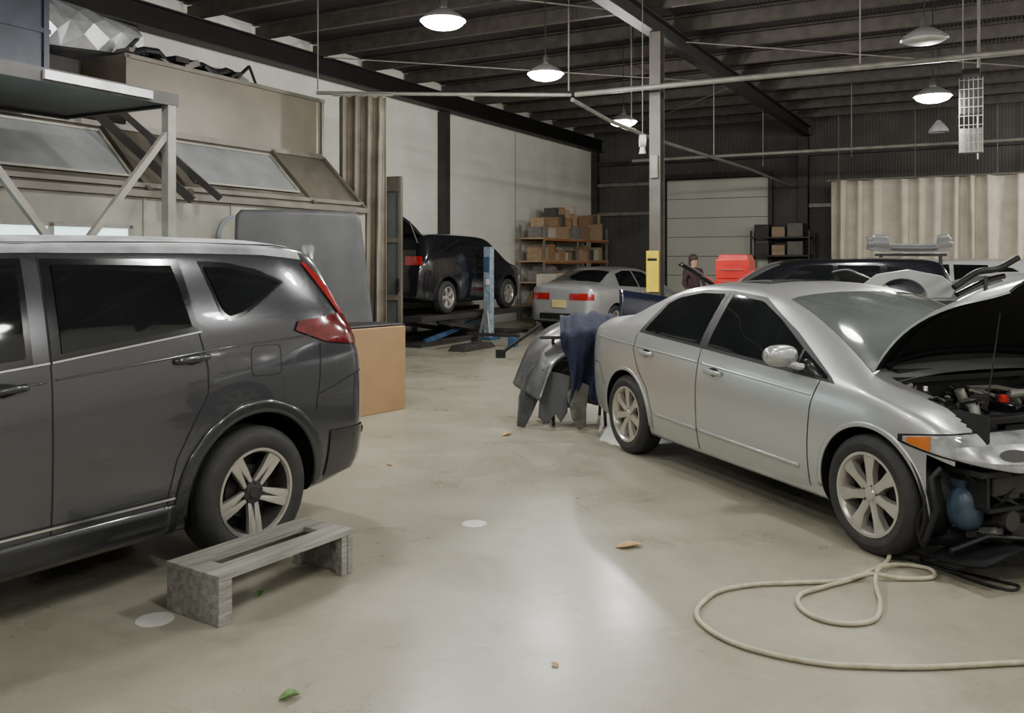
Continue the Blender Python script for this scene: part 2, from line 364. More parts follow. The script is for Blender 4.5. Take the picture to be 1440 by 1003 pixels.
# ------------------------------------------------------------------ curtains
def curtain(name,p,rotz,L_,Ht,z0,pl,amp,m,label,n=10,irr=1.0):
    e=empty(name,(p[0],p[1],0),rotz,label=label,cat='curtain')
    N=int(L_/pl)*n; rows=[]
    zs=[z0+Ht*t for t in (0,.06,.15,.25,.4,.55,.7,.82,.93,1)]
    for z in zs:
        t=(z-z0)/Ht; r=[]
        for i in range(N+1):
            x=L_*i/N; a=amp*(1.15-.45*t)*(1+.35*math.sin(x*1.7+1)+.3*math.sin(x*4.1+t))
            ph=2*math.pi*i/n+irr*(1.3*math.sin(x*2.3)+.8*math.sin(x*5.1+2)+.5*(1-t)*math.sin(x*3.1))
            s1=math.sin(ph); r.append((x+.015*math.sin(i*.37)*(1-t),a*(s1+.25*math.sin(2*ph+1)),z+.01*math.sin(x*6)*(t>.9)))
        rows.append(r)
    MB().grid(rows,m).make('curtain_fabric',e,smooth=True,ang=80,solid=.008)
    MB().cyl((-.1,0,z0+Ht+.03),(L_+.1,0,z0+Ht+.03),.025,'steel').make('curtain_rail',e,smooth=True)
    return e
p=bw(7.35,24.2); e=curtain('workshop_curtain',p,TH,11.5,3.5,.12,.42,.12,'curt','long pleated cream canvas curtain hanging from a rail',n=12)
mb=MB()
for i in range(7): mb.cyl((.2+1.8*i,0,3.65),(.2+1.8*i,0,5.3),.01,'steel',n=6)
mb.make('hanger',e)
e=curtain('booth_curtain',(-2.60,13.38),0.03,.70,3.85,.2,.15,.055,'curtb','gathered brown vinyl curtain beside the spray booth',n=14,irr=3.0)

# ------------------------------------------------------------------ spray booth
e=bthing('spray_booth',0,0,label='large grey-beige sheet metal spray booth with sloped skylights',cat='spray booth')
e.location=bw(1.5,6,0)
def bl(mb,name,**k):
    mb.v=[p-Vector((1.5,6,0)) for p in mb.v]; return mb.make(name,e,**k)
mb=MB(); mb.box((2.95,5.7,1.165),(.1,9.4,2.33),'boothw')
for vv in (1.5,2.8,4.1,6.55,7.8,9.1): mb.box((3.005,vv,1.15),(.012,.025,2.3),'steel')
mb.box((3.02,5.7,2.31),(.08,9.4,.07),'booth'); mb.box((3.01,5.7,.1),(.04,9.4,.2),'steeldk')
bl(mb,'front_wall')
mb=MB(); mb.box((1.5,10.35,1.17),(2.9,.1,2.33),'booth'); mb.add([(3.0,10.4,2.33),(2.19,10.4,3.13),(.05,10.4,3.13),(.05,10.4,2.33),(3.0,10.3,2.33),(2.19,10.3,3.13),(.05,10.3,3.13),(.05,10.3,2.33)],[(0,1,2,3),(7,6,5,4),(0,4,5,1)],'booth')
bl(mb,'end_wall')
mb=MB(); mb.add([(3.0,1,2.33),(3.0,10.4,2.33),(2.19,10.4,3.13),(2.19,1,3.13)],[(0,1,2,3)],'booth')
n=Vector((.8,0,.81)).normalized()
def sl(vv,t,off=0): return Vector((3.0-.81*t,vv,2.33+.8*t))+n*off
for vv in (1.2,2.9,4.75,6.62,7.2,9.3,10.37): mb.beam(sl(vv,0,.02),sl(vv,1,.02),.06,.05,'booth')
mb.beam(sl(1,.98,.02),sl(10.4,.98,.02),.06,.06,'booth'); mb.beam(sl(1,.08,.02),sl(10.4,.08,.02),.06,.05,'booth')
bl(mb,'sloped_roof')
for a,b in ((2.95,4.65),(4.9,6.5),(7.4,9.15)):
    mb=MB(); rows=[[sl(a,.2,.02),sl(b,.2,.02)],[sl(a,.86,.02),sl(b,.86,.02)]]; mb.grid(rows,'sky'); 
    for q in ((a,.2,b,.2),(a,.86,b,.86),(a,.2,a,.86),(b,.2,b,.86)): mb.beam(sl(q[0],q[1],.03),sl(q[2],q[3],.03),.03,.025,'boothw')
    bl(mb,'skylight')
mb=MB(); mb.box((1.12,8.67,3.565),(2.14,3.46,.87),'boothd'); mb.box((2.2,8.67,3.98),(.05,3.5,.05),'booth'); mb.box((2.2,8.67,3.15),(.05,3.5,.05),'booth'); mb.box((2.2,6.96,3.56),(.05,.05,.87),'booth'); mb.box((2.2,10.38,3.56),(.05,.05,.87),'booth')
bl(mb,'plenum_box')
mb=MB(); mb.box((1.2,3.9,3.0),(2.0,5.8,.22),'steeldk'); bl(mb,'roof_deck')
mb=MB(); mb.box((3.012,5.0,1.5),(.02,2.7,.86),'litwin')
for vv in (3.65,4.55,5.45,6.36): mb.box((3.03,vv,1.5),(.04,.05,.92),'steel')
mb.box((3.03,5,1.95),(.04,2.75,.05),'steel'); mb.box((3.03,5,1.06),(.04,2.75,.05),'steel')
bl(mb,'booth_window',label='lit pale glass window')
for a,b,w_ in (((3.35,6.9,2.25),(2.3,6.3,3.35),.09),((3.3,7.35,2.3),(2.3,6.8,3.3),.07)):
    mb=MB(); mb.beam(a,b,.06,w_,'steeldk'); bl(mb,'roof_strut')
e2=bthing('exhaust_fan_box',1.7,4.4,3.13,label='dark blue-grey sheet metal fan housing on the booth roof',cat='fan housing')
mb=MB(); mb.box((.0,0,.88),(1.75,2.7,1.76),'galvd'); mb.make('housing',e2,bevel=.02)
mb=MB()
for z in (.25,.8,1.4): mb.box((.885,0,z),(.02,2.7,.05),'galvd')
for y in (-1.3,0,1.3): mb.box((.885,y,.88),(.025,.06,1.7),'galvd')
mb.make('frame',e2)
e3=bthing('galvanised_duct',1.25,5.85,3.97,label='faceted shiny galvanised sheet duct on the booth roof',cat='duct')
mb=MB()
secs=[]
for i in range(6):
    y=.0+.34*i; s=1.0 if i%2 else .86; sk=.05 if i%2 else -.05
    secs.append([(-.4*s,y,.05),(.50*s,y+sk,.02+.03*i),(.56*s,y-sk,.40),(.30*s,y+sk,.72-.03*i),(-.3*s,y,.70-.03*i)])
for i in range(5):
    a,b=secs[i],secs[i+1]
    for j in range(5):
        q=(j+1)%5; c=(Vector(a[j])+Vector(a[q])+Vector(b[j])+Vector(b[q]))/4+Vector((0.06 if j in(1,2) else 0,0,0.03 if j==3 else 0))
        mb.add([a[j],a[q],b[q],b[j],c],[(0,1,4),(1,2,4),(2,3,4),(3,0,4)],'galv')
mb.add(secs[0],[(0,1,2,3,4)],'galv'); mb.add(secs[-1],[(4,3,2,1,0)],'galv')
mb.make('duct_body',e3)
MB().box((0,.5,-.43),(.7,.9,.82),'steeldk').make('duct_support',e3)
e4=bthing('scrap_trim_pile',1.7,8.2,4.01,label='black torn bumper trim lying on the booth roof',cat='car part')
mb=MB(); pts=[(.25+.1*math.sin(i*1.1),-1.05+.19*i,.05+.10*abs(math.sin(i*.9))) for i in range(11)]
mb.tube(pts,.045,'black',n=8); mb.tube([(p[0]-.2,p[1]+.05,.06+.5*p[2]) for p in pts],.055,'steeldk',n=6)
for i in range(9):
    T=Matrix.Translation((.2+.05*math.sin(i*3),-.95+.22*i,.10+.04*math.sin(i*2.3)))@Matrix.Rotation(.5*math.sin(i*2.1),4,'X')@Matrix.Rotation(.5*math.sin(i*3.1),4,'Z')
    mb.box((0,0,0),(.24,.22,.05+.03*math.sin(i*5)),'black' if i%2 else 'colsteel',T=T)
mb.beam((.3,.6,.0),(.2,1.0,.30),.04,.03,'black'); mb.beam((.3,1.05,.0),(.2,1.0,.30),.04,.03,'black'); mb.beam((.2,-1.1,.02),(.2,-.85,.28),.06,.03,'black')
mb.make('bumper_trim',e4)

# platform
e5=bthing('steel_platform',3.85,3.6,label='grey steel mezzanine platform on braced posts',cat='platform')
mb=MB(); mb.box((0,0,3.02),(1.5,3.9,.04),'steeldk'); mb.box((.76,0,3.03),(.05,4.0,.11),'steeldk'); mb.box((-.76,0,3.03),(.05,4.0,.11),'steeldk'); mb.box((0,1.97,3.03),(1.5,.05,.11),'steeldk'); mb.box((0,-1.97,3.03),(1.5,.05,.11),'steeldk'); mb.box((.80,1.2,3.03),(.03,1.0,.07),'galv')
mb.make('deck',e5)
for y in (1.93,-1.93): MB().box((.74,y,1.5),(.085,.085,3.0),'steel').make('post',e5)
MB().beam((.74,1.9,2.72),(.74,.95,1.55),.05,.055,'steel').make('brace',e5)
MB().beam((.74,.1,2.6),(.74,.95,1.55),.05,.055,'steel').make('brace',e5)
MB().beam((.74,-1.9,1.52),(.74,1.9,1.52),.05,.05,'steel').make('brace',e5)

e=empty('framed_glass_door',(-1.96,13.95,0),TH+.25,label='tall beige framed glazed booth door',cat='door')
mb=MB(); 
for x in (-.13,.22): mb.box((x,0,1.45),(.06,.08,2.9),'booth')
for z in (.1,1.0,1.9,2.7): mb.box((.045,0,z),(.36,.07,.08),'booth')
mb.box((.045,0,2.8),(.36,.06,.2),'booth'); mb.make('door_frame',e,bevel=.006)
MB().box((.045,0,1.4),(.32,.015,2.7),'glass2').make('door_glass',e)
MB().box((.20,-.06,1.2),(.04,.05,.2),'black').make('handle',e)

# ------------------------------------------------------------------ cars
def pch(tab):
    xs=[a for a,_ in tab]; ys=[b for _,b in tab]; n=len(xs)
    d=[(ys[i+1]-ys[i])/(xs[i+1]-xs[i]) for i in range(n-1)]
    m=[d[0]]+[0 if d[i-1]*d[i]<=0 else 2*d[i-1]*d[i]/(d[i-1]+d[i]) for i in range(1,n-1)]+[d[-1]]
    def f(x):
        if x<=xs[0]: return ys[0]
        if x>=xs[-1]: return ys[-1]
        i=0
        while x>xs[i+1]: i+=1
        h=xs[i+1]-xs[i]; t=(x-xs[i])/h
        return (2*t**3-3*t*t+1)*ys[i]+(t**3-2*t*t+t)*h*m[i]+(-2*t**3+3*t*t)*ys[i+1]+(t**3-t*t)*h*m[i+1]
    return f
def bspl(cp,n):
    P=[Vector((-cp[1][0],cp[1][1]))]+[Vector(c) for c in cp]+[Vector((-cp[-2][0],cp[-2][1]))]
    seg=len(P)-3; out=[]
    for k in range(n):
        t=seg*k/(n-1); i=min(int(t),seg-1); t-=i
        a=(1-t)**3/6; b=(3*t**3-6*t*t+4)/6; c=(-3*t**3+3*t*t+3*t+1)/6; d=t**3/6
        out.append(P[i]*a+P[i+1]*b+P[i+2]*c+P[i+3]*d)
    return out
def resamp(pts,n):
    pts=[Vector(p) for p in pts]; L_=[0]
    for a,b in zip(pts,pts[1:]): L_.append(L_[-1]+(b-a).length)
    out=[]
    for k in range(n):
        t=L_[-1]*k/(n-1); i=0
        while i<len(pts)-2 and t>L_[i+1]: i+=1
        s=(t-L_[i])/max(1e-9,L_[i+1]-L_[i]); out.append(pts[i].lerp(pts[i+1],min(1,max(0,s))))
    return out
class Car:
    def __init__(s,spec,name,loc,heading,paint,label,scale=1,z=0,detail=2):
        s.sp=spec; s.paint=paint; s.detail=detail
        s.e=empty(name,(loc[0],loc[1],z),heading,label=label,cat='car',scale=scale)
        F={k:pch(spec[k]) for k in('zt','z0','w','zb','wr','cr')}; s.F=F
        x0=spec['zt'][0][0]; x1=spec['zt'][-1][0]
        N=110 if detail>1 else 60
        xs=[x0+(x1-x0)*(.5-.5*math.cos(math.pi*i/N))*.35+(x1-x0)*(i/N)*.65 for i in range(N+1)]
        for d in (.004,.012,.022): xs+= [x0+d,x1-d]
        xs=sorted(set(xs)); s.n=n=40
        V=[];rings=[]
        for x in xs:
            h=s.section(x); ring=[]
            for p in h: ring.append((x,p.x,p.y))
            for p in h[-2:0:-1]: ring.append((x,-p.x,p.y))
            rings.append(ring)
        R=len(rings[0]); 
        for r in rings: V+=r
        Fc=[]
        for i in range(len(rings)-1):
            for j in range(R):
                q=(j+1)%R; Fc.append((i*R+j,(i+1)*R+j,(i+1)*R+q,i*R+q))
        Fc.append(list(range(R))); Fc.append([(len(rings)-1)*R+j for j in range(R)][::-1])
        s.bvh=BVHTree.FromPolygons([Vector(v) for v in V],Fc)
        s.V=V;s.Fc=Fc
    def section(s,x):
        F=s.F; z0=F['z0'](x);zt=F['zt'](x);w=F['w'](x);zb=min(F['zb'](x),zt-.03);wr=min(F['wr'](x),w*.93);cr=F['cr'](x)
        ze=max(zt-cr,zb+.015); h=zb-z0; r=s.sp.get('prof',(.93,.975,1.0,.998,.985,.955))
        cp=[(0,z0),(w*.6,z0),(w*r[0]*.97,z0+.005),(w*r[0],z0+.04*h+.01),(w*r[1],z0+.2*h),(w*r[2],z0+.42*h),(w*r[3],z0+.64*h),(w*r[4],z0+.84*h),(w*r[5],zb),
            (w*r[5]*.62+wr*.38+.012,zb+.36*(ze-zb)),(w*r[5]*.28+wr*.72+.012,zb+.72*(ze-zb)),(wr,ze),(wr*.93,ze+.3*(zt-ze)),(wr*.7,ze+.68*(zt-ze)),(wr*.35,zt),(0,zt)]
        return bspl(cp,s.n)
    def y(s,x,z,side=1):
        h=s.bvh.ray_cast(Vector((x,3*side,z)),Vector((0,-side,0)))
        return abs(h[0].y) if h[0] else None
    def patch(s,name,lo,hi,m,off=.004,side=1,nu=24,nv=6,solid=0,parent=None,label=None):
        a=resamp(lo,nu); b=resamp(hi,nu); rows=[]; last=.8
        for j in range(nv):
            r=[]
            for i in range(nu):
                p=a[i].lerp(b[i],j/(nv-1)); yy=s.y(p.x,p.y)
                if yy is None: yy=last
                last=yy
                r.append((p.x,side*(yy+off),p.y))
            rows.append(r)
        return MB().grid(rows,m).make(name,parent or s.e,smooth=True,ang=60,solid=solid,label=label)
    def line(s,pts,w,off=.0025,side=1,nu=40):
        P=resamp(pts,nu); lo=[];hi=[]
        for i,p in enumerate(P):
            d=(P[min(i+1,nu-1)]-P[max(i-1,0)]).normalized(); nn=Vector((-d.y,d.x)); lo.append(p-nn*w/2); hi.append(p+nn*w/2)
        rows=[]; last=.8
        for j in range(3):
            r=[]
            for i in range(nu):
                p=lo[i].lerp(hi[i],j/2); yy=s.y(p.x,p.y); yy=last if yy is None else yy; last=yy
                r.append((p.x,side*(yy+off),p.y))
            rows.append(r)
        return rows
    def lines(s,name,L_,w=.007,m='seam',side=1,off=.0025,solid=0):
        for pts in L_: MB().grid(s.line(pts,w,off,side),m).make(name,s.e,smooth=True,ang=60,solid=solid)
    def radial(s,name,cx,a0,a1,zlo,zhi,m,off=.006,nu=20,nv=6,label=None,solid=0):
        rows=[]
        for j in range(nv):
            r=[]
            for i in range(nu):
                t=i/(nu-1); a=math.radians(a0+(a1-a0)*t); z=zlo(t)+(zhi(t)-zlo(t))*j/(nv-1)
                d=Vector((math.cos(a),math.sin(a),0)); o=Vector((cx,0,z))+d*4
                h=s.bvh.ray_cast(o,-d); p=h[0] if h[0] else Vector((cx,0,z))+d
                r.append(tuple(p+d*off))
            rows.append(r)
        return MB().grid(rows,m).make(name,s.e,smooth=True,ang=60,label=label,solid=solid)
    def top(s,name,xa,xb,fr,m,off=.004,nu=16,nv=24,ya=None):
        rows=[]
        for i in range(nu):
            x=xa+(xb-xa)*i/(nu-1); w=s.F['wr'](x)*fr+.02; r=[]
            for j in range(nv):
                y=-w+2*w*j/(nv-1); xx=x+(ya or 0)*(1-(y/w)**2)
                h=s.bvh.ray_cast(Vector((xx,y,4)),Vector((0,0,-1))); 
                p=h[0]+h[1]*off*(1 if h[1].z>0 else -1); r.append(tuple(p))
            rows.append(r)
        return MB().grid(rows,m).make(name,s.e,smooth=True,ang=60)
    def body(s,post=None):
        sp=s.sp
        me=bpy.data.meshes.new('body'); me.from_pydata(s.V,[],s.Fc); bm=bmesh.new(); bm.from_mesh(me); bmesh.ops.recalc_face_normals(bm,faces=bm.faces); bm.to_mesh(me); bm.free()
        o=bpy.data.objects.new('body',me); C.objects.link(o)
        cut=MB(); 
        for wx in (0,sp['wb']):
            for sd in (1,-1): cut.cyl((wx,sd*.48,sp['wz']),(wx,sd*1.3,sp['wz']),sp['R'],'black',n=56)
        co=cut.make('cutter'); 
        bo=o.modifiers.new('b','BOOLEAN'); bo.object=co; bo.operation='DIFFERENCE'; bo.solver='EXACT'
        bpy.context.view_layer.update(); dg=bpy.context.evaluated_depsgraph_get(); nm=bpy.data.meshes.new_from_object(o.evaluated_get(dg))
        o.modifiers.clear(); o.data=nm; bpy.data.objects.remove(co)
        nm.materials.clear(); nm.materials.append(M[s.paint]); nm.materials.append(M['black'])
        for p in nm.polygons:
            c=p.center; p.material_index=0; p.use_smooth=True
            for wx in (0,sp['wb']):
                if math.hypot(c.x-wx,c.z-sp['wz'])<sp['R']+.0006: p.material_index=1
            if p.normal.z<-.85 and c.z<sp['z0'][0][1]+.15: p.material_index=1
        if post:
            bm=bmesh.new(); bm.from_mesh(nm); dl=[f for f in bm.faces if post(f.calc_center_median(),f.normal)]; bmesh.ops.delete(bm,geom=dl,context='FACES'); bm.to_mesh(nm); bm.free()
        nm.set_sharp_from_angle(angle=math.radians(40))
        o.parent=s.e; return o
    def wheel(s,x,side,style,r,rr,wd,yo,steer=0):
        w=empty('wheel',(x,side*yo,r),0 if side>0 else math.pi,parent=s.e)
        w.rotation_euler[2]+=steer
        h=wd/2
        t=MB().lathe([(rr,-h*.9),(rr+.015,-h),(rr+.06,-h*1.06),(r-.03,-h*.98),(r-.006,-h*.78),(r,-h*.6),(r,-h*.36),(r-.008,-h*.34),(r-.008,-h*.3),(r,-h*.28),(r,-.006),(r-.008,-.004),(r-.008,.004),(r,.006),(r,h*.28),(r-.008,h*.3),(r-.008,h*.34),(r,h*.36),(r,h*.6),(r-.006,h*.78),(r-.03,h*.98),(r-.05,h*1.04),(rr+.05,h*1.05),(rr+.015,h),(rr,h*.9)],'rubber',n=64,axis='y',close=True)
        t.make('tire',w,smooth=True,ang=50)
        bar='steeldk' if style=='split' else 'alloy'
        mb=MB(); mb.lathe([(rr+.008,h*.9),(rr+.006,h*.99),(rr-.008,h*.99),(rr-.016,h*.85)],'alloy',n=64,axis='y'); mb.lathe([(rr-.016,h*.85),(rr-.03,h*.5),(rr-.035,-h*.8),(rr-.0,-h*.9)],bar,n=64,axis='y')
        mb.lathe([(0.001,h*.05),(rr-.03,h*.0)],'black',n=48,axis='y')
        mb.lathe([(0.001,h*.2),(.14,h*.2),(.14,h*.12)],'steeldk',n=32,axis='y')
        mb.lathe([(0.001,h*.80),(.03,h*.80),(.034,h*.74),(.06,h*.70),(.07,h*.3)],'alloy' if style!='split' else 'steeldk',n=32,axis='y')
        def spoke(a,w0,w1,ra,rb,ya,yb,m,dep=.035,mid=None,sk=0):
            T=Matrix.Rotation(a,4,'Y')
            cs=[(ra,w0,ya,-sk),((ra+rb)/2,mid or (w0+w1)/2,(ya*.45+yb*.55)+.004,0),(rb,w1,yb,sk)]
            vs=[]
            for rad,ww,yy,so in cs: vs+= [(rad,yy,-ww+so),(rad,yy+.004,so),(rad,yy,ww+so),(rad,yy-dep,ww*1.15+so),(rad,yy-dep,-ww*1.15+so)]
            fs=[]
            for i in range(2):
                for j in range(5): q=(j+1)%5; fs.append((i*5+j,i*5+q,(i+1)*5+q,(i+1)*5+j))
            fs+= [(0,1,2,3,4),(14,13,12,11,10)]
            mb.add(vs,fs,m,T)
        if style=='seven':
            for k_ in range(7): spoke(2*math.pi*k_/7+.2,.024,.042,.04,rr-.012,h*.72,h*.86,'alloy',mid=.024)
            nn=5
        elif style=='split':
            for k_ in range(5):
                a=2*math.pi*k_/5+.3
                spoke(a,.022,.050,.05,rr-.012,h*.5,h*.70,'blackgloss')
                spoke(a-.15,.010,.026,.055,rr-.010,h*.66,h*.88,'alloy',dep=.02,sk=-.014); spoke(a+.15,.010,.026,.055,rr-.010,h*.66,h*.88,'alloy',dep=.02,sk=.014)
            nn=5
        else:
            for k_ in range(5): spoke(2*math.pi*k_/5,.03,.045,.045,rr-.01,h*.7,h*.85,'alloy')
            nn=5
        for k_ in range(nn):
            a=2*math.pi*k_/nn+.5; c=(.05*math.cos(a),0,.05*math.sin(a)); mb.cyl((c[0],h*.6,c[2]),(c[0],h*.76,c[2]),.008,'steeldk',n=8)
        mb.make('rim',w,smooth=True,ang=40)
        return w
    def handle(s,x,z,side,m,tilt=0):
        yy=s.y(x,z) or .85
        T=Matrix.Translation((x,side*(yy+.022),z))@Matrix.Rotation(tilt,4,'Y')
        mb=MB(); pts=[(-.095,-.02*side,0),(-.08,0,0),(-.04,.006*side,0),(.04,.006*side,0),(.08,0,0),(.095,-.02*side,0)]
        mb.tube(pts,.013,m,n=10,T=T@Matrix.Diagonal((1,.8,1.25,1)))
        mb.make('door_handle',s.e,smooth=True)
        s.patch('handle_recess_shade',[(x-.05,z-.02),(x,z-.032),(x+.05,z-.02)],[(x-.05,z+.02),(x,z+.03),(x+.05,z+.02)],'seam',off=.0015,side=side,nu=9,nv=4)  # flat dark patch on the skin stands in for shade behind the handle
    def arch(s,wx,r0,r1,m,off,side,zmin,solid=.01,name='wheel_arch_trim'):
        cz=s.sp['wz']; a0=math.asin(min(.99,max(-.99,(zmin-cz)/r1))); lo=[];hi=[]
        for i in range(41):
            a=a0+(math.pi-2*a0)*i/40; lo.append((wx+r0*math.cos(a),cz+r0*math.sin(a))); hi.append((wx+r1*math.cos(a),cz+r1*math.sin(a)))
        return s.patch(name,lo,hi,m,off=off,side=side,nu=41,nv=4,solid=solid)

SUV=dict(wb=2.66,wz=.36,R=.425,prof=(.95,.982,.995,1.0,.993,.968),
 zt=[(-.95,.62),(-.94,.86),(-.91,1.02),(-.86,1.15),(-.79,1.33),(-.70,1.52),(-.62,1.635),(-.50,1.695),(-.25,1.722),(.3,1.728),(1.2,1.715),(1.7,1.69),(2.0,1.63),(2.4,1.44),(2.8,1.18),(2.95,1.12),(3.3,1.05),(3.5,.95),(3.62,.8),(3.68,.55)],
 z0=[(-.95,.36),(-.8,.30),(-.4,.25),(0,.23),(2.6,.22),(3.3,.24),(3.68,.35)],
 w=[(-.95,.60),(-.93,.72),(-.87,.815),(-.75,.870),(-.5,.905),(-.2,.918),(.2,.921),(2.7,.921),(3.1,.90),(3.4,.82),(3.6,.68),(3.68,.5)],
 zb=[(-.95,.58),(-.9,.94),(-.85,1.07),(-.7,1.22),(-.4,1.26),(0,1.25),(.36,1.225),(1.06,1.15),(2.4,1.05),(2.9,1.02),(3.4,.90),(3.6,.7),(3.68,.5)],
 wr=[(-.95,.5),(-.85,.62),(-.6,.68),(-.2,.735),(.5,.755),(1.8,.745),(2.2,.73),(2.9,.78),(3.3,.72),(3.68,.4)],
 cr=[(-.95,.03),(-.7,.05),(-.3,.05),(1.5,.05),(2.5,.07),(2.9,.06),(3.68,.05)])
SED=dict(wb=2.70,wz=.325,R=.365,prof=(.95,.985,.997,1.0,.988,.960),
 zt=[(-.86,.58),(-.85,.84),(-.82,1.02),(-.76,1.085),(-.55,1.115),(-.32,1.135),(-.15,1.19),(.05,1.28),(.3,1.37),(.6,1.425),(1.0,1.445),(1.35,1.44),(1.65,1.405),(1.9,1.335),(2.25,1.19),(2.55,1.04),(2.72,.965),(3.0,.90),(3.2,.82),(3.35,.73),(3.43,.62),(3.46,.5)],
 z0=[(-.86,.36),(-.7,.27),(-.4,.22),(0,.19),(2.7,.18),(3.2,.2),(3.46,.3)],
 w=[(-.86,.54),(-.83,.66),(-.76,.765),(-.6,.830),(-.4,.860),(-.1,.873),(.4,.876),(2.6,.874),(2.9,.862),(3.1,.83),(3.28,.74),(3.4,.6),(3.46,.48)],
 zb=[(-.86,.5),(-.82,.86),(-.76,.97),(-.5,1.01),(0,1.02),(.4,1.01),(1.1,.965),(2.4,.88),(2.7,.85),(3.0,.78),(3.25,.68),(3.46,.45)],
 wr=[(-.86,.42),(-.7,.62),(-.4,.68),(-.2,.66),(.2,.58),(.6,.56),(1.5,.575),(1.9,.61),(2.4,.69),(2.7,.76),(3.0,.74),(3.3,.58),(3.46,.4)],
 cr=[(-.86,.03),(-.5,.035),(-.2,.04),(.3,.05),(1.0,.055),(1.8,.06),(2.6,.07),(3.1,.07),(3.46,.05)])

def raised_hood(car,x,z,ang,ln,wd,m):
    h=empty('hood',(x,0,z),parent=car.e); h.rotation_euler=(0,-math.radians(ang),0)
    rows=[[(ln*t,y*(1-.14*t*t),-.12*t*t+.05*(1-(y/wd)**2)) for y in [-wd+2*wd*j/12 for j in range(13)]] for t in [i/8 for i in range(9)]]
    MB().grid(rows,m).make('hood_skin',h,smooth=True,solid=.015)
    rows=[[(p[0],p[1]*.96,p[2]-.02) for p in r] for r in rows]; MB().grid(rows,'black').make('hood_inner_panel',h,smooth=True,solid=.01)
def simple_car(spec,kind,name,loc,heading,paint,label,scale=1,z=0,plate=None,sides=(1,-1)):
    c=Car(spec,name,loc,heading,paint,label,scale,z,detail=1); c.body()
    suv=kind=='suv'
    for sd in sides:
        if suv:
            c.patch('side_window',[(.12,1.29),(.33,1.27)],[(-.2,1.44),(-.05,1.53),(.28,1.58)],'glass',side=sd,nu=12)
            c.patch('side_window',[(.40,1.26),(1.05,1.185)],[(.40,1.59),(1.05,1.60)],'glass',side=sd,nu=12)
            c.patch('side_window',[(1.13,1.18),(2.15,1.09)],[(1.13,1.60),(1.6,1.59),(2.1,1.24)],'glass',side=sd,nu=14)
            c.arch(0,.425,.49,'black',.008,sd,.3); c.arch(2.66,.425,.49,'black',.008,sd,.3)
            c.lines('door_seam',[[(1.09,1.15),(1.09,.35)],[(2.1,1.0),(2.05,.35)],[(.3,1.2),(.28,.9),(.42,.7),(.5,.5)]],side=sd,w=.01)
            c.handle(.42,1.08,sd,paint); c.handle(1.3,1.04,sd,paint)
        else:
            c.patch('side_window',[(.21,1.04),(1.04,1.0)],[(.36,1.29),(.7,1.355),(1.04,1.355)],'glass',side=sd,nu=14)
            c.patch('side_window',[(1.1,.995),(2.3,.91)],[(1.1,1.355),(1.55,1.32),(2.25,.96)],'glass',side=sd,nu=14)
            c.lines('door_seam',[[(1.07,.95),(1.05,.25)],[(2.2,.86),(2.2,.28)],[(.1,1.0),(.2,.7),(.42,.5)]],side=sd,w=.01)
            c.handle(.36,.88,sd,paint); c.handle(1.27,.84,sd,paint)
        z1,z2=(1.04,1.22) if suv else (.76,.90)
        c.radial('taillight',.3,sd*(144 if suv else 143),sd*(160 if suv else 168),lambda t:z1,lambda t:z2,'redlens',off=.008,nu=12,nv=4)
        c.radial('headlight',2.6,sd*58,sd*28,lambda t:.62 if not suv else .72,lambda t:.74 if not suv else .9,'lamplens',off=.008,nu=12,nv=4)
        for wx in (0,spec['wb']):
            c.wheel(wx,sd,'five',.35 if suv else .32,.22 if suv else .205,.2,(.82 if suv else .77))
    if suv:
        c.top('windshield',1.95,2.75,.93,'glass2'); c.top('rear_window',-.82,-.64,.85,'glass')
    else:
        c.top('windshield',1.72,2.5,.93,'glass2'); c.top('rear_window',-.28,.3,.9,'glass')
    if plate: MB().box((spec['zt'][0][0]-.012,0,.72 if suv else .68),(.02,.34,.16),plate).make('license_plate',c.e,bevel=.004)
    MB().box((spec['zt'][0][0]-.01,0,.42),(.05,.95,.12),'black').make('bumper_insert',c.e,bevel=.01)
    return c

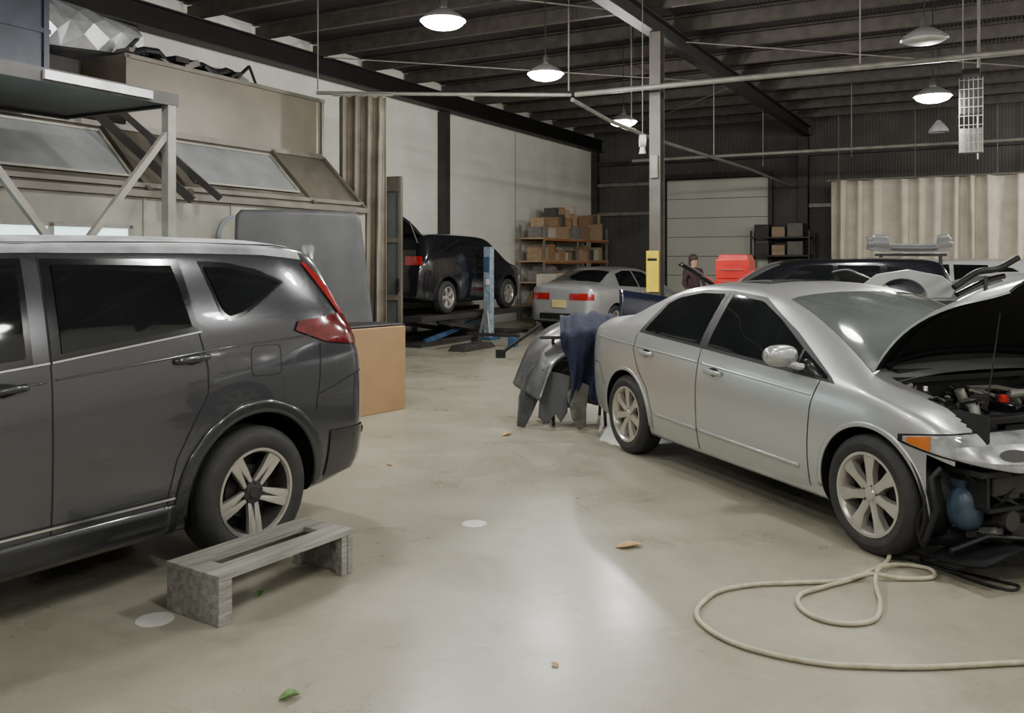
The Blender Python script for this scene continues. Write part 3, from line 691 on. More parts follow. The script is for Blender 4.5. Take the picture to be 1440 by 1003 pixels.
# ---- grey SUV (near)
c=Car(SUV,'car',(-2.105,5.27),math.radians(235),'grey','dark grey metallic SUV with sanded roof, beside a wooden step bench'); c.body()
for sd in (1,-1):
    c.patch('window_trim',[(.285,1.585),(.20,1.31),(.15,1.275),(.06,1.30),(-.22,1.455)],[(.285,1.592),(.10,1.582),(-.08,1.545),(-.26,1.475)],'blackgloss',off=.003,side=sd,nu=30,nv=9)
    c.patch('side_window',[(.260,1.558),(.185,1.335),(.15,1.302),(.07,1.322),(-.19,1.458)],[(.260,1.563),(.10,1.555),(-.07,1.520),(-.225,1.468)],'glass',off=.008,side=sd,nu=30,nv=9)
    c.patch('window_trim',[(.345,1.237),(1.09,1.15)],[(.40,1.60),(1.09,1.605)],'blackgloss',off=.003,side=sd)
    c.patch('side_window',[(.385,1.262),(1.045,1.187)],[(.45,1.57),(1.045,1.578)],'glass',off=.008,side=sd)
    c.patch('window_trim',[(1.17,1.15),(2.3,1.05)],[(1.17,1.605),(1.65,1.59),(2.25,1.19)],'blackgloss',off=.003,side=sd)
    c.patch('side_window',[(1.20,1.177),(2.2,1.085)],[(1.20,1.575),(1.6,1.565),(2.15,1.21)],'glass',off=.008,side=sd)
    c.patch('sanded_roof_edge',[(-.45,1.60),(-.15,1.625),(.3,1.632),(1.2,1.63),(1.7,1.61)],[(-.45,1.645),(-.15,1.678),(.3,1.685),(1.2,1.675),(1.7,1.652)],'dust',off=.004,side=sd,nu=30,nv=5)
    c.lines('chrome_trim',[[(.335,1.236),(1.09,1.150)],[(1.10,1.149),(2.3,1.05)]],w=.008,m='chrome',off=.008,side=sd)
    c.lines('door_seam',[[(1.095,1.62),(1.095,1.15),(1.10,.9),(1.10,.33)],[(.35,1.25),(.31,1.05),(.31,.92),(.40,.78),(.49,.62),(.53,.45),(.53,.33)],[(2.2,1.05),(2.12,.8),(2.1,.35)],[(-.46,1.12),(-.45,.92),(-.42,.74)],[(-.93,.93),(-.72,.90),(-.45,.83)]],w=.006,side=sd)
    if sd>0: c.lines('fuel_door',[[(.03,1.13),(.04,1.11),(.04,1.0),(.025,.98),(-.14,.975),(-.16,.99),(-.16,1.12),(-.145,1.135),(.02,1.14),(.03,1.13)]],w=.003,side=sd)
    c.lines('body_crease',[[(-.40,1.17),(.2,1.145),(1.08,1.075)],[(1.12,1.07),(2.6,.97)]],w=.010,m='grey',off=.004,side=sd,solid=.004)
    c.arch(0,.422,.492,'greyd',.012,sd,.30,solid=.02); c.arch(2.66,.422,.492,'greyd',.012,sd,.30,solid=.02)
    c.patch('sill_cladding',[(.47,.25),(2.2,.245)],[(.49,.40),(2.18,.40)],'greyd',off=.012,side=sd,solid=.02)
    c.lines('chrome_trim',[[(.5,.435),(2.15,.435)]],w=.010,m='chrome',off=.016,side=sd)
    c.radial('bumper_cladding',.3,sd*133,sd*180,lambda t:.33,lambda t:.60-.06*t,'greyd',off=.012,nu=24,nv=6)
    c.radial('bumper_reflector',.3,sd*146,sd*160,lambda t:.52,lambda t:.565,'redlensdk',off=.02,nu=8,nv=3)
    c.handle(.40,1.105,sd,'greyd',tilt=.05); c.handle(1.30,1.055,sd,'greyd',tilt=.05)
    c.patch('taillight',[(-.27,1.205),(-.5,1.125),(-.7,1.10),(-.83,1.09)],[(-.30,1.255),(-.5,1.268),(-.66,1.285),(-.80,1.29)],'redlensdk',off=.012,side=sd,nu=24)
    c.patch('taillight',[(-.66,1.275),(-.615,1.34),(-.495,1.50),(-.44,1.575)],[(-.78,1.285),(-.68,1.38),(-.52,1.54),(-.46,1.59)],'redlens',off=.012,side=sd,nu=24)
    for wx in (0,2.66): c.wheel(wx,sd,'split',.352,.232,.225,.80)
c.top('windshield',1.95,2.75,.93,'glass2'); c.top('rear_window',-.83,-.68,.8,'glass')
c.top('sanded_roof_panel',-.42,1.8,.95,'dust',off=.003)
rows=[[(-.48-.18*t,y*(1-.04*t),1.700-.05*t-.05*(y/.64)**2) for y in [-.64+1.28*j/16 for j in range(17)]] for t in (0,.33,.66,1)]
MB().grid(rows,'grey').make('rear_spoiler',c.e,smooth=True,solid=.03)
# ---- silver sedan with open hood
c=Car(SED,'car',(1.74,7.66),math.radians(-68.5),'silver','silver sedan with hood raised and front bumper removed')
c.body(post=lambda p,n:(p.x>2.70 and abs(p.y)<.66 and n.z>.45) or (p.x>3.06 and p.z<.60) or (p.x>3.30))
for sd in (1,-1):
    c.patch('window_trim',[(.17,1.015),(1.07,.965)],[(.28,1.25),(.42,1.325),(.75,1.372),(1.07,1.375)],'black',off=.003,side=sd)
    c.patch('side_window',[(.25,1.035),(1.02,.995)],[(.34,1.25),(.45,1.30),(.72,1.345),(1.02,1.35)],'glass',off=.008,side=sd)
    c.patch('window_trim',[(1.075,.965),(2.42,.885)],[(1.075,1.375),(1.5,1.345),(1.95,1.145),(2.38,.915)],'black',off=.003,side=sd)
    c.patch('side_window',[(1.13,.99),(2.05,.935)],[(1.13,1.35),(1.5,1.315),(1.75,1.215),(2.05,1.06)],'glass',off=.008,side=sd)
    c.patch('side_window',[(2.08,.932),(2.35,.905)],[(2.08,1.045),(2.34,.925)],'glass',off=.008,side=sd,nu=8)
    c.lines('door_seam',[[(1.07,1.37),(1.07,.96),(1.05,.7),(1.05,.24)],[(2.30,.89),(2.25,.75),(2.23,.5),(2.23,.26)],[(.16,1.0),(.13,.88),(.22,.72),(.36,.58),(.42,.40),(.42,.26)],[(-.74,.70),(-.5,.70),(-.38,.52)]],w=.006,side=sd)
    c.lines('body_moulding',[[(.46,.40),(1.04,.385)],[(1.07,.384),(2.15,.36)]],w=.022,m='silver',off=.008,side=sd,solid=.008)
    c.lines('shoulder_crease',[[(-.6,.93),(.12,.905)],[(.16,.903),(1.05,.865)],[(1.09,.863),(2.24,.80)]],w=.012,m='silver',off=.004,side=sd,solid=.004)
    c.arch(0,.362,.39,'silver',.007,sd,.28,solid=.012); c.arch(2.70,.362,.39,'silver',.007,sd,.28,solid=.012)
    c.handle(.34,.862,sd,'silver',tilt=.04); c.handle(1.26,.818,sd,'silver',tilt=.04)
    c.radial('taillight',.3,sd*146,sd*162,lambda t:.78,lambda t:.93,'redlens',off=.008,nu=12,nv=4)
    lo_=lambda t:.662-.095*min(1,t*1.7)**.85; hi_=lambda t:.672+.080*math.sin(math.pi*min(1,.06+t*.58))
    c.radial('headlight_housing',2.6,sd*70,sd*12,lambda t:lo_(t)-.006,lambda t:hi_(t)+.005,'matteblack',off=.004,nu=34,nv=6,solid=.02)
    c.radial('headlight',2.6,sd*68,sd*14,lo_,hi_,'lamplens',off=.012,nu=34,nv=8,solid=.003,label='clear swept headlight lens')
    c.radial('headlight_reflector',2.6,sd*52,sd*22,lambda t:.615-.02*t,lambda t:.665+.045*t**.6,'bowl',off=.0145,nu=20,nv=6)
    c.radial('headlight_reflector',2.6,sd*41,sd*32,lambda t:.645-.028*math.sqrt(max(0,1-(2*t-1)**2)),lambda t:.645+.028*math.sqrt(max(0,1-(2*t-1)**2)),'steeldk',off=.016,nu=14,nv=6)
    c.radial('turn_signal',2.6,sd*66.5,sd*59,lambda t:lo_(t*.15+.02)+.003,lambda t:hi_(t*.15+.02)-.003,'amber',off=.016,nu=8,nv=4)
    yy=c.y(2.1,.97)
    m_=empty('side_mirror',(2.06,sd*(yy+.13),.985),parent=c.e)
    mb=MB(); mb.ell((0,0,.03),(.062,.115,.066),'silver',n=28,p=.8); mb.make('mirror_shell',m_,smooth=True,ang=60)
    MB().ell((-.045,0,.03),(.03,.098,.053),'glass2',n=20,p=.8).make('mirror_glass',m_,smooth=True)
    MB().tube([(.02,-sd*.03,-.01),(.05,-sd*.09,-.035),(.07,-sd*.15,-.045)],.024,'silver',n=10).make('mirror_stalk',m_,smooth=True)
    for wx in (0,2.70): c.wheel(wx,sd,'seven',.322,.222,.20,.765)
c.top('windshield',1.72,2.58,.93,'glass2',ya=.03); c.top('rear_window',-.30,.32,.9,'glass')
c.top('sunroof',.85,1.25,.62,'glass2',off=.004)
mb=MB(); mb.box((2.98,0,.36),(.62,1.30,.02),'black'); mb.box((2.66,0,.62),(.03,1.34,.58),'black'); mb.box((2.98,.655,.60),(.62,.02,.46),'black'); mb.box((2.98,-.655,.60),(.62,.02,.46),'black'); mb.box((2.62,0,.93),(.18,1.3,.03),'black')
mb.make('engine_bay',c.e)
MB().box((2.95,.02,.62),(.42,.55,.30),'engine').box((2.92,.02,.795),(.30,.42,.06),'blackgloss').cyl((2.95,-.14,.80),(2.95,-.14,.86),.026,'red').cyl((2.88,.1,.82),(2.88,.1,.85),.02,'alloy').cyl((2.88,-.05,.82),(2.88,-.05,.85),.02,'alloy').make('engine',c.e,bevel=.008,smooth=True)
MB().box((2.85,-.45,.64),(.20,.26,.26),'black').box((2.85,-.45,.78),(.18,.24,.02),'steeldk').cyl((2.80,-.50,.79),(2.80,-.50,.82),.015,'alloy').cyl((2.90,-.40,.79),(2.90,-.40,.82),.015,'alloy').make('battery',c.e,bevel=.006)
mb=MB(); mb.cyl((2.79,.50,.5),(2.79,.50,.80),.10,'engine'); mb.cyl((2.79,-.56,.5),(2.79,-.56,.84),.07,'black'); mb.make('strut_tower',c.e,smooth=True)
MB().box((3.08,.35,.62),(.18,.28,.3),'black').tube([(3.05,.35,.80),(3.0,.2,.86),(2.9,.15,.86)],.04,'black').make('air_filter_box',c.e,bevel=.01)
MB().cyl((3.04,-.44,.62),(3.04,-.44,.77),.045,'steel').cyl((3.04,-.44,.77),(3.04,-.44,.80),.03,'black').make('fluid_reservoir',c.e,smooth=True)
rr=random.Random(3)
for i in range(46):
    x0,y0=2.72+rr.random()*.38,-.62+rr.random()*1.2; p=[(x0,y0,.73+.12*rr.random())]
    for j in range(4):
        l=p[-1]; p.append((min(3.12,max(2.72,l[0]+rr.uniform(-.09,.09))),min(.6,max(-.62,l[1]+rr.uniform(-.12,.13))),min(.90,max(.71,l[2]+rr.uniform(-.05,.06)))))
    MB().tube(p,rr.choice((.006,.009,.014,.02)),rr.choice(('black','black','blackgloss','engine','steel','steel')),n=7).make('engine_hose',c.e,smooth=True)
for i in range(34):
    x0,y0,z0_=2.74+rr.random()*.36,-.6+rr.random()*1.15,.74+.09*rr.random()
    if rr.random()<.5: MB().cyl((x0,y0,z0_),(x0+rr.uniform(-.03,.03),y0+rr.uniform(-.03,.03),z0_+rr.uniform(.05,.1)),rr.uniform(.012,.035),rr.choice(('engine','alloy','black','steel')),n=12).make('engine_fitting',c.e,smooth=True)
    else: MB().box((x0,y0,z0_+.03),(rr.uniform(.04,.1),rr.uniform(.04,.12),rr.uniform(.04,.09)),rr.choice(('engine','engine','black','steeldk'))).make('engine_fitting',c.e,bevel=.006)
for i in range(16):
    y0=-.72+rr.random()*.6; z0_=.20+rr.random()*.34
    if rr.random()<.5: MB().box((3.19+.06*rr.random(),y0,z0_),(.05,rr.uniform(.04,.14),rr.uniform(.03,.10)),rr.choice(('black','steeldk','engine'))).make('front_bracket',c.e,bevel=.005)
    else: MB().cyl((3.16,y0,z0_),(3.24,y0+.03,z0_+.02),rr.uniform(.015,.04),rr.choice(('black','steeldk','steel')),n=12).make('front_bracket',c.e,smooth=True)
mb=MB(); mb.box((3.16,0,.78),(.08,1.2,.035),'black'); mb.box((3.15,0,.50),(.05,.80,.50),'black'); mb.box((3.16,-.58,.5),(.05,.05,.5),'black'); mb.box((3.16,.58,.5),(.05,.05,.5),'black')
for i in range(8): mb.box((3.185,0,.32+.05*i),(.01,.78,.008),'steeldk')
mb.box((3.20,-.62,.545),(.22,.2,.03),'black')
mb.make('radiator_support',c.e,bevel=.006)
MB().box((3.24,0,.47),(.06,1.2,.10),'steeldk').box((3.20,-.5,.47),(.08,.08,.16),'steeldk').box((3.20,.5,.47),(.08,.08,.16),'steeldk').make('bumper_beam',c.e,bevel=.01)
mb=MB(); mb.ell((3.14,-.64,.34),(.08,.08,.11),'tank',n=20,p=.75); mb.box((3.13,-.64,.45),(.08,.08,.07),'tank'); mb.cyl((3.15,-.62,.48),(3.15,-.60,.55),.018,'black'); mb.make('washer_tank',c.e,smooth=True,label='blue-grey washer fluid tank')
MB().cyl((3.22,-.50,.30),(3.30,-.50,.30),.05,'steeldk').box((3.2,-.50,.38),(.05,.04,.16),'steeldk').make('horn',c.e,smooth=True)
mb=MB(); rows=[[(3.06+.34*t,y,.11+.03*math.sin(y*9)+.05*t*t) for y in [-.80+1.6*j/20 for j in range(21)]] for t in (0,.25,.5,.75,1)]; mb.grid(rows,'matteblack')
mb.make('splash_shield',c.e,smooth=True,solid=.012)
mb=MB(); rows=[]
for yy in (-.855,-.72,-.55):
    rows.append([(2.70+.385*math.cos(a),yy,.325+.385*math.sin(a)) for a in [math.radians(-22+82*i/12) for i in range(13)]])
mb.grid(rows,'black'); rows=[[(3.05+.03*math.sin(z*20)+(.10 if yy>-.7 else 0),yy,z) for yy in (-.84,-.78,-.72,-.62)] for z in [.14+.42*i/8 for i in range(9)]]; mb.grid(rows,'black')
mb.make('fender_liner',c.e,smooth=True,solid=.008)
for p_,r_ in (([(3.08,-.84,.18),(3.14,-.83,.35),(3.10,-.82,.50),(3.12,-.78,.55)],.016),([(3.2,-.80,.16),(3.24,-.6,.22),(3.3,-.4,.2)],.015),([(3.12,-.7,.25),(3.26,-.5,.40),(3.28,-.3,.3),(3.29,0,.35)],.012),([(3.2,-.7,.53),(3.27,-.55,.40),(3.25,-.3,.53)],.010)):
    MB().tube(p_,r_,'black').make('wiring_loom',c.e,smooth=True)
hd=empty('hood',(2.56,0,.985),parent=c.e); hd.rotation_euler=(0,math.radians(-44),0)
def hr(off,shr=0):
    rows=[]
    for i in range(15):
        t=i/14; x=.02+.95*t; w=(.72-.10*t*t-.10*max(0,t-.8)*3)-shr; r=[]
        for j in range(25):
            q=-1+2*j/24; y=w*q; r.append((x-.10*q*q*t,y,off+.05*(1-q*q)+.05*math.sin(math.pi*min(1,t*1.1))-.17*t*t-.03*abs(q)**6))
        rows.append(r)
    return rows
MB().grid(hr(0),'silver').make('hood_skin',hd,smooth=True)
mb=MB(); mb.grid(hr(-.014),'matteblack'); 
R_=hr(-.022,.06)
for i in (1,12): mb.tube([R_[i][j] for j in range(0,25,2)],.012,'matteblack',n=8)
for j in (1,23): mb.tube([R_[i][j] for i in range(0,14)],.012,'matteblack',n=8)
a=hr(0);b=hr(-.014)
mb.grid([a[-1],b[-1]],'black'); mb.grid([[r[0] for r in a],[r[0] for r in b]],'silver'); mb.grid([[r[-1] for r in a],[r[-1] for r in b]],'silver'); mb.grid([a[0],b[0]],'silver')
mb.make('hood_inner_panel',hd,smooth=True)
MB().cyl((3.02,-.35,.80),(3.10,-.35,1.32),.004,'steeldk',n=8).make('prop_rod',c.e)
MB().box((2.60,0,.975),(.12,1.2,.012),'black').tube([(2.58,-.3,.99),(2.4,.1,1.10)],.008,'black').make('cowl',c.e)

# ---- black SUV on lift
LZ=.56
cx=bw(1.12,14.3); s_=simple_car(SUV,'suv','car',(cx.x,cx.y),math.radians(61.5),'blackp','black SUV with open tailgate raised on a low lift',scale=.90,z=LZ,plate='paper')
tg=empty('tailgate',(-.50,0,1.68),parent=s_.e); tg.rotation_euler=(0,math.radians(22),0)
rows=[[(-.02-1.0*t,y*(1-.08*t),.10*math.sin(t*2.4)-.03*(y/.6)**2) for y in [-.62+1.24*j/12 for j in range(13)]] for t in [i/8 for i in range(9)]]
MB().grid(rows,'blackp').make('tailgate_panel',tg,smooth=True,solid=.06)
MB().cyl((-.55,-.6,1.30),(-.95,-.6,1.90),.012,'steel').make('gas_strut',s_.e)
e=bthing('car_lift',1.12,15.5,label='low scissor car lift with dark blue arms and runways',cat='car lift')
for x in (-.70,.70): MB().box((x,0,LZ-.05),(.42,4.4,.10),'steeldk').make('runway',e,bevel=.01)
for x in (-.70,.70):
    MB().beam((x-.08,-1.7,.06),(x-.08,.8,LZ-.12),.06,.09,'blue').make('scissor_arm',e); MB().beam((x+.08,1.0,.06),(x+.08,-1.5,LZ-.12),.06,.09,'steeldk').make('scissor_arm',e)
MB().box((0,-.1,.03),(1.75,4.2,.06),'steeldk').make('lift_base',e)
e=bthing('lift_control_column',2.2,15.4,label='worn light blue lift control column beside the raised SUV',cat='lift column')
mb=MB(); mb.box((0,0,.95),(.16,.15,1.8),'ltblue'); mb.box((0,0,.03),(.32,.4,.06),'blue'); mb.box((0,-.085,1.5),(.13,.02,.3),'blue'); mb.box((.02,-.09,1.15),(.08,.02,.12),'paper'); mb.make('column',e,bevel=.012)
MB().beam((-.1,-.2,.06),(0,-.05,.8),.04,.04,'steel').make('brace',e); MB().beam((.14,-.2,.06),(0,-.05,.6),.04,.04,'steel').make('brace',e)
e=bthing('lift_ramp',2.9,13.6,label='low steel lift ramp with arms on the floor',cat='ramp')
mb=MB(); mb.box((0,0,.05),(.35,1.1,.10),'steeldk',taper=(.9,.8)); mb.box((-.45,.3,.16),(.08,1.3,.05),'steeldk'); mb.box((.0,.75,.20),(1.1,.07,.06),'steeldk'); mb.box((-.45,.9,.08),(.15,.15,.16),'steeldk'); mb.box((.45,.7,.09),(.15,.15,.18),'blue'); mb.make('ramp',e,bevel=.01)

# ---- other cars
simple_car(SED,'sedan','car',(1.50,19.2),math.radians(53),'silverB','pale silver sedan with red taillights and yellow plate',plate='yplate')
cc=simple_car(SUV,'suv','car',(6.15,14.4),math.radians(172),'blackp','black car with raised hood parked behind the silver sedan',scale=.945); raised_hood(cc,2.85,1.13,42,.85,.6,'blackp')
cc=simple_car(SUV,'suv','car',(9.6,17.6),math.radians(168),'white','white SUV parked before the cream curtain',scale=.94)
cc=simple_car(SED,'sedan','car',(7.7,11.2),math.radians(176),'silverB','silver sedan under repair with its hood raised'); raised_hood(cc,2.65,.98,38,.9,.62,'silverB')

# ------------------------------------------------------------------ grey hood panel standing near booth
e=empty('car_hood_panel',(-2.47,10.55,0),math.radians(26),label='large dark grey car hood standing upright on a stand',cat='car part')
rows=[]
for i in range(29):
    t=i/28; z=.55+1.64*t; q0=max(0,(t-.93)/.07); hw=.84-.10*t-.06*(1-math.sqrt(max(0,1-q0*q0)))-.04*max(0,(.08-t)/.08)
    rows.append([(hw*q-.03*t,-.02-.02*(1-q*q)-.008*abs(math.sin(q*4))+.25*(t-.5),z-.01*q*q*t) for q in [-1+2*j/24 for j in range(25)]])
MB().grid(rows,'greyprimer').make('panel',e,smooth=True,solid=.012,ang=25)
mb=MB()
for x in (-.45,.45): mb.beam((x,.30,0),(x,.12,1.6),.04,.04,'steeldk'); mb.beam((x,-.30,0),(x,-.08,.62),.04,.04,'steeldk'); mb.beam((x,-.30,.03),(x,.30,.03),.04,.04,'steeldk')
mb.beam((-.5,.25,.5),(.5,.25,.5),.04,.04,'steeldk'); mb.make('stand',e)
e=bthing('round_wall_decal',3.012,7.85,1.86,label='faded round pale blue decal on booth panel',cat='sign')
MB().cyl((0,0,0),(.006,0,0),.28,'decal',n=40).cyl((.006,0,0),(.009,0,0),.23,'boothw',n=40).make('decal',e)
e=bthing('hanging_sign',3.06,9.75,1.75,label='narrow blue and orange sign on booth panel',cat='sign')
MB().box((0,0,.15),(.02,.35,.3),'paper').box((.012,0,.35),(.02,.35,.25),'decal').box((.012,0,-.15),(.02,.35,.28),'orange').make('sign_board',e)

# ------------------------------------------------------------------ big cardboard box
ang=math.atan2(.62,.50)
e=empty('cardboard_box',(-1.14,9.52,0),ang,label='large tall plain brown cardboard box on the floor',cat='box')
mb=MB(); mb.box((-.65,.30,.445),(1.3,.6,.89),'card'); mb.make('carton',e,bevel=.006)
MB().box((-.65,.30,.893),(1.28,.05,.003),'card2').make('flap_seam',e)
e=empty('black_trim_panel',(-1.16,9.56,.897),ang,label='flat black plastic trim panel lying on cardboard box',cat='car part')
rows=[[(-1.1*t+.02,.25+.24*q,.012+.03*math.sin(3*t)*(1-q*q)) for q in [-1+2*j/10 for j in range(11)]] for t in [i/12 for i in range(13)]]
MB().grid(rows,'black').make('trim_sheet',e,smooth=True,solid=.02)

# ------------------------------------------------------------------ step bench
e=empty('step_bench',(-1.194,4.30,0),math.radians(56.5),label='weathered grey wooden step bench with slotted top',cat='bench')
L_=.835;Wd=.37;Ht=.225
MB().box((0,-.118,Ht-.014),(L_,.132,.028),'wood').box((0,.118,Ht-.014),(L_,.132,.028),'wood').box((-L_/2+.06,0,Ht-.0145),(.12,.11,.027),'wood').box((L_/2-.06,0,Ht-.0145),(.12,.11,.027),'wood').make('bench_top',e,bevel=.004)
for sx in (-1,1):
    MB().box((sx*(L_/2-.02),0,(Ht-.028)/2),(.036,Wd-.006,Ht-.028),'wood').make('leg',e,bevel=.004)
    for sy in (-1,1): MB().box((sx*(L_/2-.058),sy*(Wd/2-.03),(Ht-.028)/2),(.04,.045,Ht-.028),'wood').make('leg_post',e,bevel=.003)
MB().box((0,Wd/2-.02,Ht-.075),(L_-.08,.03,.09),'wood').make('rail',e,bevel=.003)

# ------------------------------------------------------------------ bumper stand with cloth
def cat(pts,n=10):
    P=[Vector(p) for p in pts]; P=[P[0]*2-P[1]]+P+[P[-1]*2-P[-2]]; out=[]
    for i in range(1,len(P)-2):
        for k_ in range(n):
            t=k_/n; a,b,c_,d=P[i-1],P[i],P[i+1],P[i+2]
            out.append(.5*((2*b)+(-a+c_)*t+(2*a-5*b+4*c_-d)*t*t+(-a+3*b-3*c_+d)*t**3))
    out.append(P[-2]); return out
e=empty('parts_stand',(.62,8.85,0),0,label='black folding metal stand carrying removed bumpers',cat='stand')
for x in (-.22,.28):
    MB().beam((x,-.30,0),(x,.20,.84),.028,.028,'steeldk').make('leg',e); MB().beam((x,.30,0),(x,-.2,.84),.028,.028,'steeldk').make('leg',e)
MB().beam((-.35,-.2,.84),(.42,-.2,.84),.03,.03,'steeldk').make('rail',e); MB().beam((-.35,.2,.84),(.42,.2,.84),.03,.03,'steeldk').make('rail',e)
def sweep(name,spine,dep,drop,m,label,lump=.02,pw=2.2,rib=.018):
    base_=Vector((spine[0][0],spine[0][1],0)); o=empty(name,base_,0,label=label,cat='bumper')
    S=cat(spine,6); rows=[]
    for i,p in enumerate(S):
        t=i/(len(S)-1); d=(S[min(i+1,len(S)-1)]-S[max(i-1,0)]).normalized(); nn=Vector((-d.z,0,d.x)); nn=nn if nn.z>0 else -nn
        r=[]
        for j in range(19):
            q=j/18; off=-drop*(q**pw)-.25*drop*((1-q)**5)+lump*math.sin(q*9+t*5)*.6+lump*math.sin(t*11)+rib*math.sin(q*19)
            pp=p-base_+nn*off+Vector((0,dep*(.5-q),0)); r.append(tuple(pp))
        rows.append(r)
    MB().grid(rows,m).make('bumper_cover',o,smooth=True,solid=.008,ang=30)
    return o
sweep('removed_bumper',[(1.0,8.75,.98),(.82,8.80,1.05),(.58,8.82,1.05),(.34,8.80,.96),(.16,8.75,.80),(.04,8.66,.58),(-.04,8.60,.40)],.50,.34,'bumperdark','removed dark grey bumper cover draped over the stand',lump=.005,pw=1.7,rib=.01)
sweep('removed_bumper',[(1.05,9.25,1.00),(.75,9.25,1.08),(.48,9.25,1.00),(.30,9.22,.82),(.22,9.18,.60)],.30,.50,'blackgloss','black glossy bumper cover on the parts stand',lump=.006)
sweep('removed_bumper',[(.95,9.0,.62),(.7,9.0,.66),(.42,9.0,.60),(.26,8.98,.42)],.20,.50,'bumperdark','dark inner bumper shell hanging below the stand rail',lump=.01)
o=empty('navy_jacket',(.76,8.36,0),0,label='crumpled navy cloth jacket draped over the parts stand',cat='jacket')
rows=[]
for i in range(33):
    t=i/32; r=[]
    for j in range(33):
        q=-1+2*j/32; z=1.08-.78*t**1.05-.04*q*q; w=.29-.05*t+.025*math.sin(t*7)
        y=(.42*(1-t/.2) if t<.2 else 0)+.04*math.sin(q*7+t*5)+.022*math.sin(q*16+t*9)-.05*math.sin(math.pi*min(1,t*1.4))-.03
        r.append((w*q+.03*t,y,z-(.09*math.sin(q*5+1)*(t-.6) if t>.6 else 0)*1.6+(.015*math.sin(q*11) if t<.3 else 0)))
    rows.append(r)
MB().grid(rows,'navycloth').make('cloth',o,smooth=True,ang=80,solid=.02)
for (x,y,rz,poly,m,lb) in (
    (.14,8.46,.35,[(-.10,.02),(-.02,.0),(.06,.12),(.16,.30),(.24,.52),(.12,.60),(.02,.50),(-.06,.30)],'bumperdark','dark grey fender piece leaning under the bumper cover'),
    (.36,8.40,-.25,[(-.12,.10),(-.03,.04),(.05,.14),(.10,.06),(.16,.16),(.18,.50),(-.10,.56)],'greyprimer','grey torn inner panel hanging from the parts stand'),
    (.62,8.26,.15,[(-.10,.34),(-.06,.12),(.0,.01),(.07,.04),(.08,.20),(.12,.42),(.0,.48)],'olive','olive grey plastic liner piece under the jacket')):
    o=empty('fender_piece',(x,y,0),rz,label=lb,cat='car part')
    MB().plate(poly,-.012,.012,m,T=Matrix.Rotation(-.18,4,'X')).make('panel',o,bevel=.008)
o=empty('bracket_piece',(.0,9.1,.66),math.radians(15),label='small black bracket sticking out from the bumpers',cat='car part')
MB().beam((-.12,0,-.02),(.30,0,.26),.04,.03,'black').box((-.12,0,-.02),(.10,.03,.09),'black').make('bracket',o,bevel=.005)
e=empty('navy_door_panel',(1.70,10.9,0),math.radians(-12),label='removed navy car door leaning on a rack',cat='car part')
rows=[[(-.38+.80*i/14,-.05*math.sin(math.pi*j/8),.45+.78*j/8-.12*(i/14)*(j/8)) for i in range(15)] for j in range(9)]
MB().grid(rows,'navyp').make('panel',e,smooth=True,solid=.05)
MB().beam((-.3,.25,0),(-.3,.04,1.1),.04,.04,'steeldk').beam((.3,.25,0),(.3,.04,1.1),.04,.04,'steeldk').beam((-.3,-.15,0),(-.3,-.02,.5),.04,.04,'steeldk').beam((.3,-.15,0),(.3,-.02,.5),.04,.04,'steeldk').make('rack',e)

# red tool cabinet
e=empty('tool_cabinet',(4.15,16.5,0),TH,label='bright red steel tool cabinet with drawers',cat='tool cabinet')
mb=MB(); mb.box((0,0,.85),(.62,.5,1.5),'red'); mb.box((0,0,1.62),(.58,.46,.14),'red',taper=(.9,.85)); mb.make('body',e,bevel=.015)
for i in range(6): MB().box((0,-.257,.25+.22*i),(.56,.02,.19),'red').box((0,-.275,.31+.22*i),(.4,.015,.012),'steel').make('drawer',e,bevel=.004)
for x in (-.25,.25):
    for y in (-.2,.2): MB().cyl((x-.02,y,.05),(x+.02,y,.05),.05,'rubber').make('caster',e)

# ------------------------------------------------------------------ shelving with boxes
e=bthing('storage_rack',.55,22.6,label='orange and grey steel rack crammed with boxes along the wall',cat='rack')
for y in (-2.1,0,2.1):
    for x in (-.35,.35): MB().box((x,y,1.25),(.05,.05,2.5),'steel').make('upright',e)
lv=[.4,1.0,1.55,2.15]
for z in lv: MB().box((0,0,z),(.78,4.3,.04),'card2').box((.37,0,z-.03),(.05,4.3,.06),'orange').box((-.37,0,z-.03),(.05,4.3,.06),'orange').make('shelf',e)
bases=[]
for nm_,col in (('tan_carton',(.36,.25,.15)),('pale_carton',(.46,.42,.35)),('grey_carton',(.20,.19,.18)),('brown_carton',(.26,.16,.09)),('dark_carton',(.07,.065,.06))):
    bases.append(mat(nm_,col,.8,var=.2,scale=4))
meshes=[]
for bm_ in bases:
    o=MB().box((0,0,.5),(1,1,1),bm_).box((0,0,1.001),(.98,.08,.004),M['paper']).make('carton_mesh'); meshes.append(o.data); bpy.data.objects.remove(o)
desc=['tan','pale','grey','brown','dark']
def carton(u,v,z,d,w,h,kind,yaw=.12):
    b=bpy.data.objects.new('cardboard_box',meshes[kind]); C.objects.link(b); b.location=bw(u,v,z); b.rotation_euler=(0,0,TH+random.uniform(-yaw,yaw)); b.scale=(d,w,h)
    b['label']=desc[kind]+' closed cardboard carton on the storage rack'; b['category']='box'; b['group']='cartons on the storage rack'; return b
KK=[0,0,1,2,3,3,4]
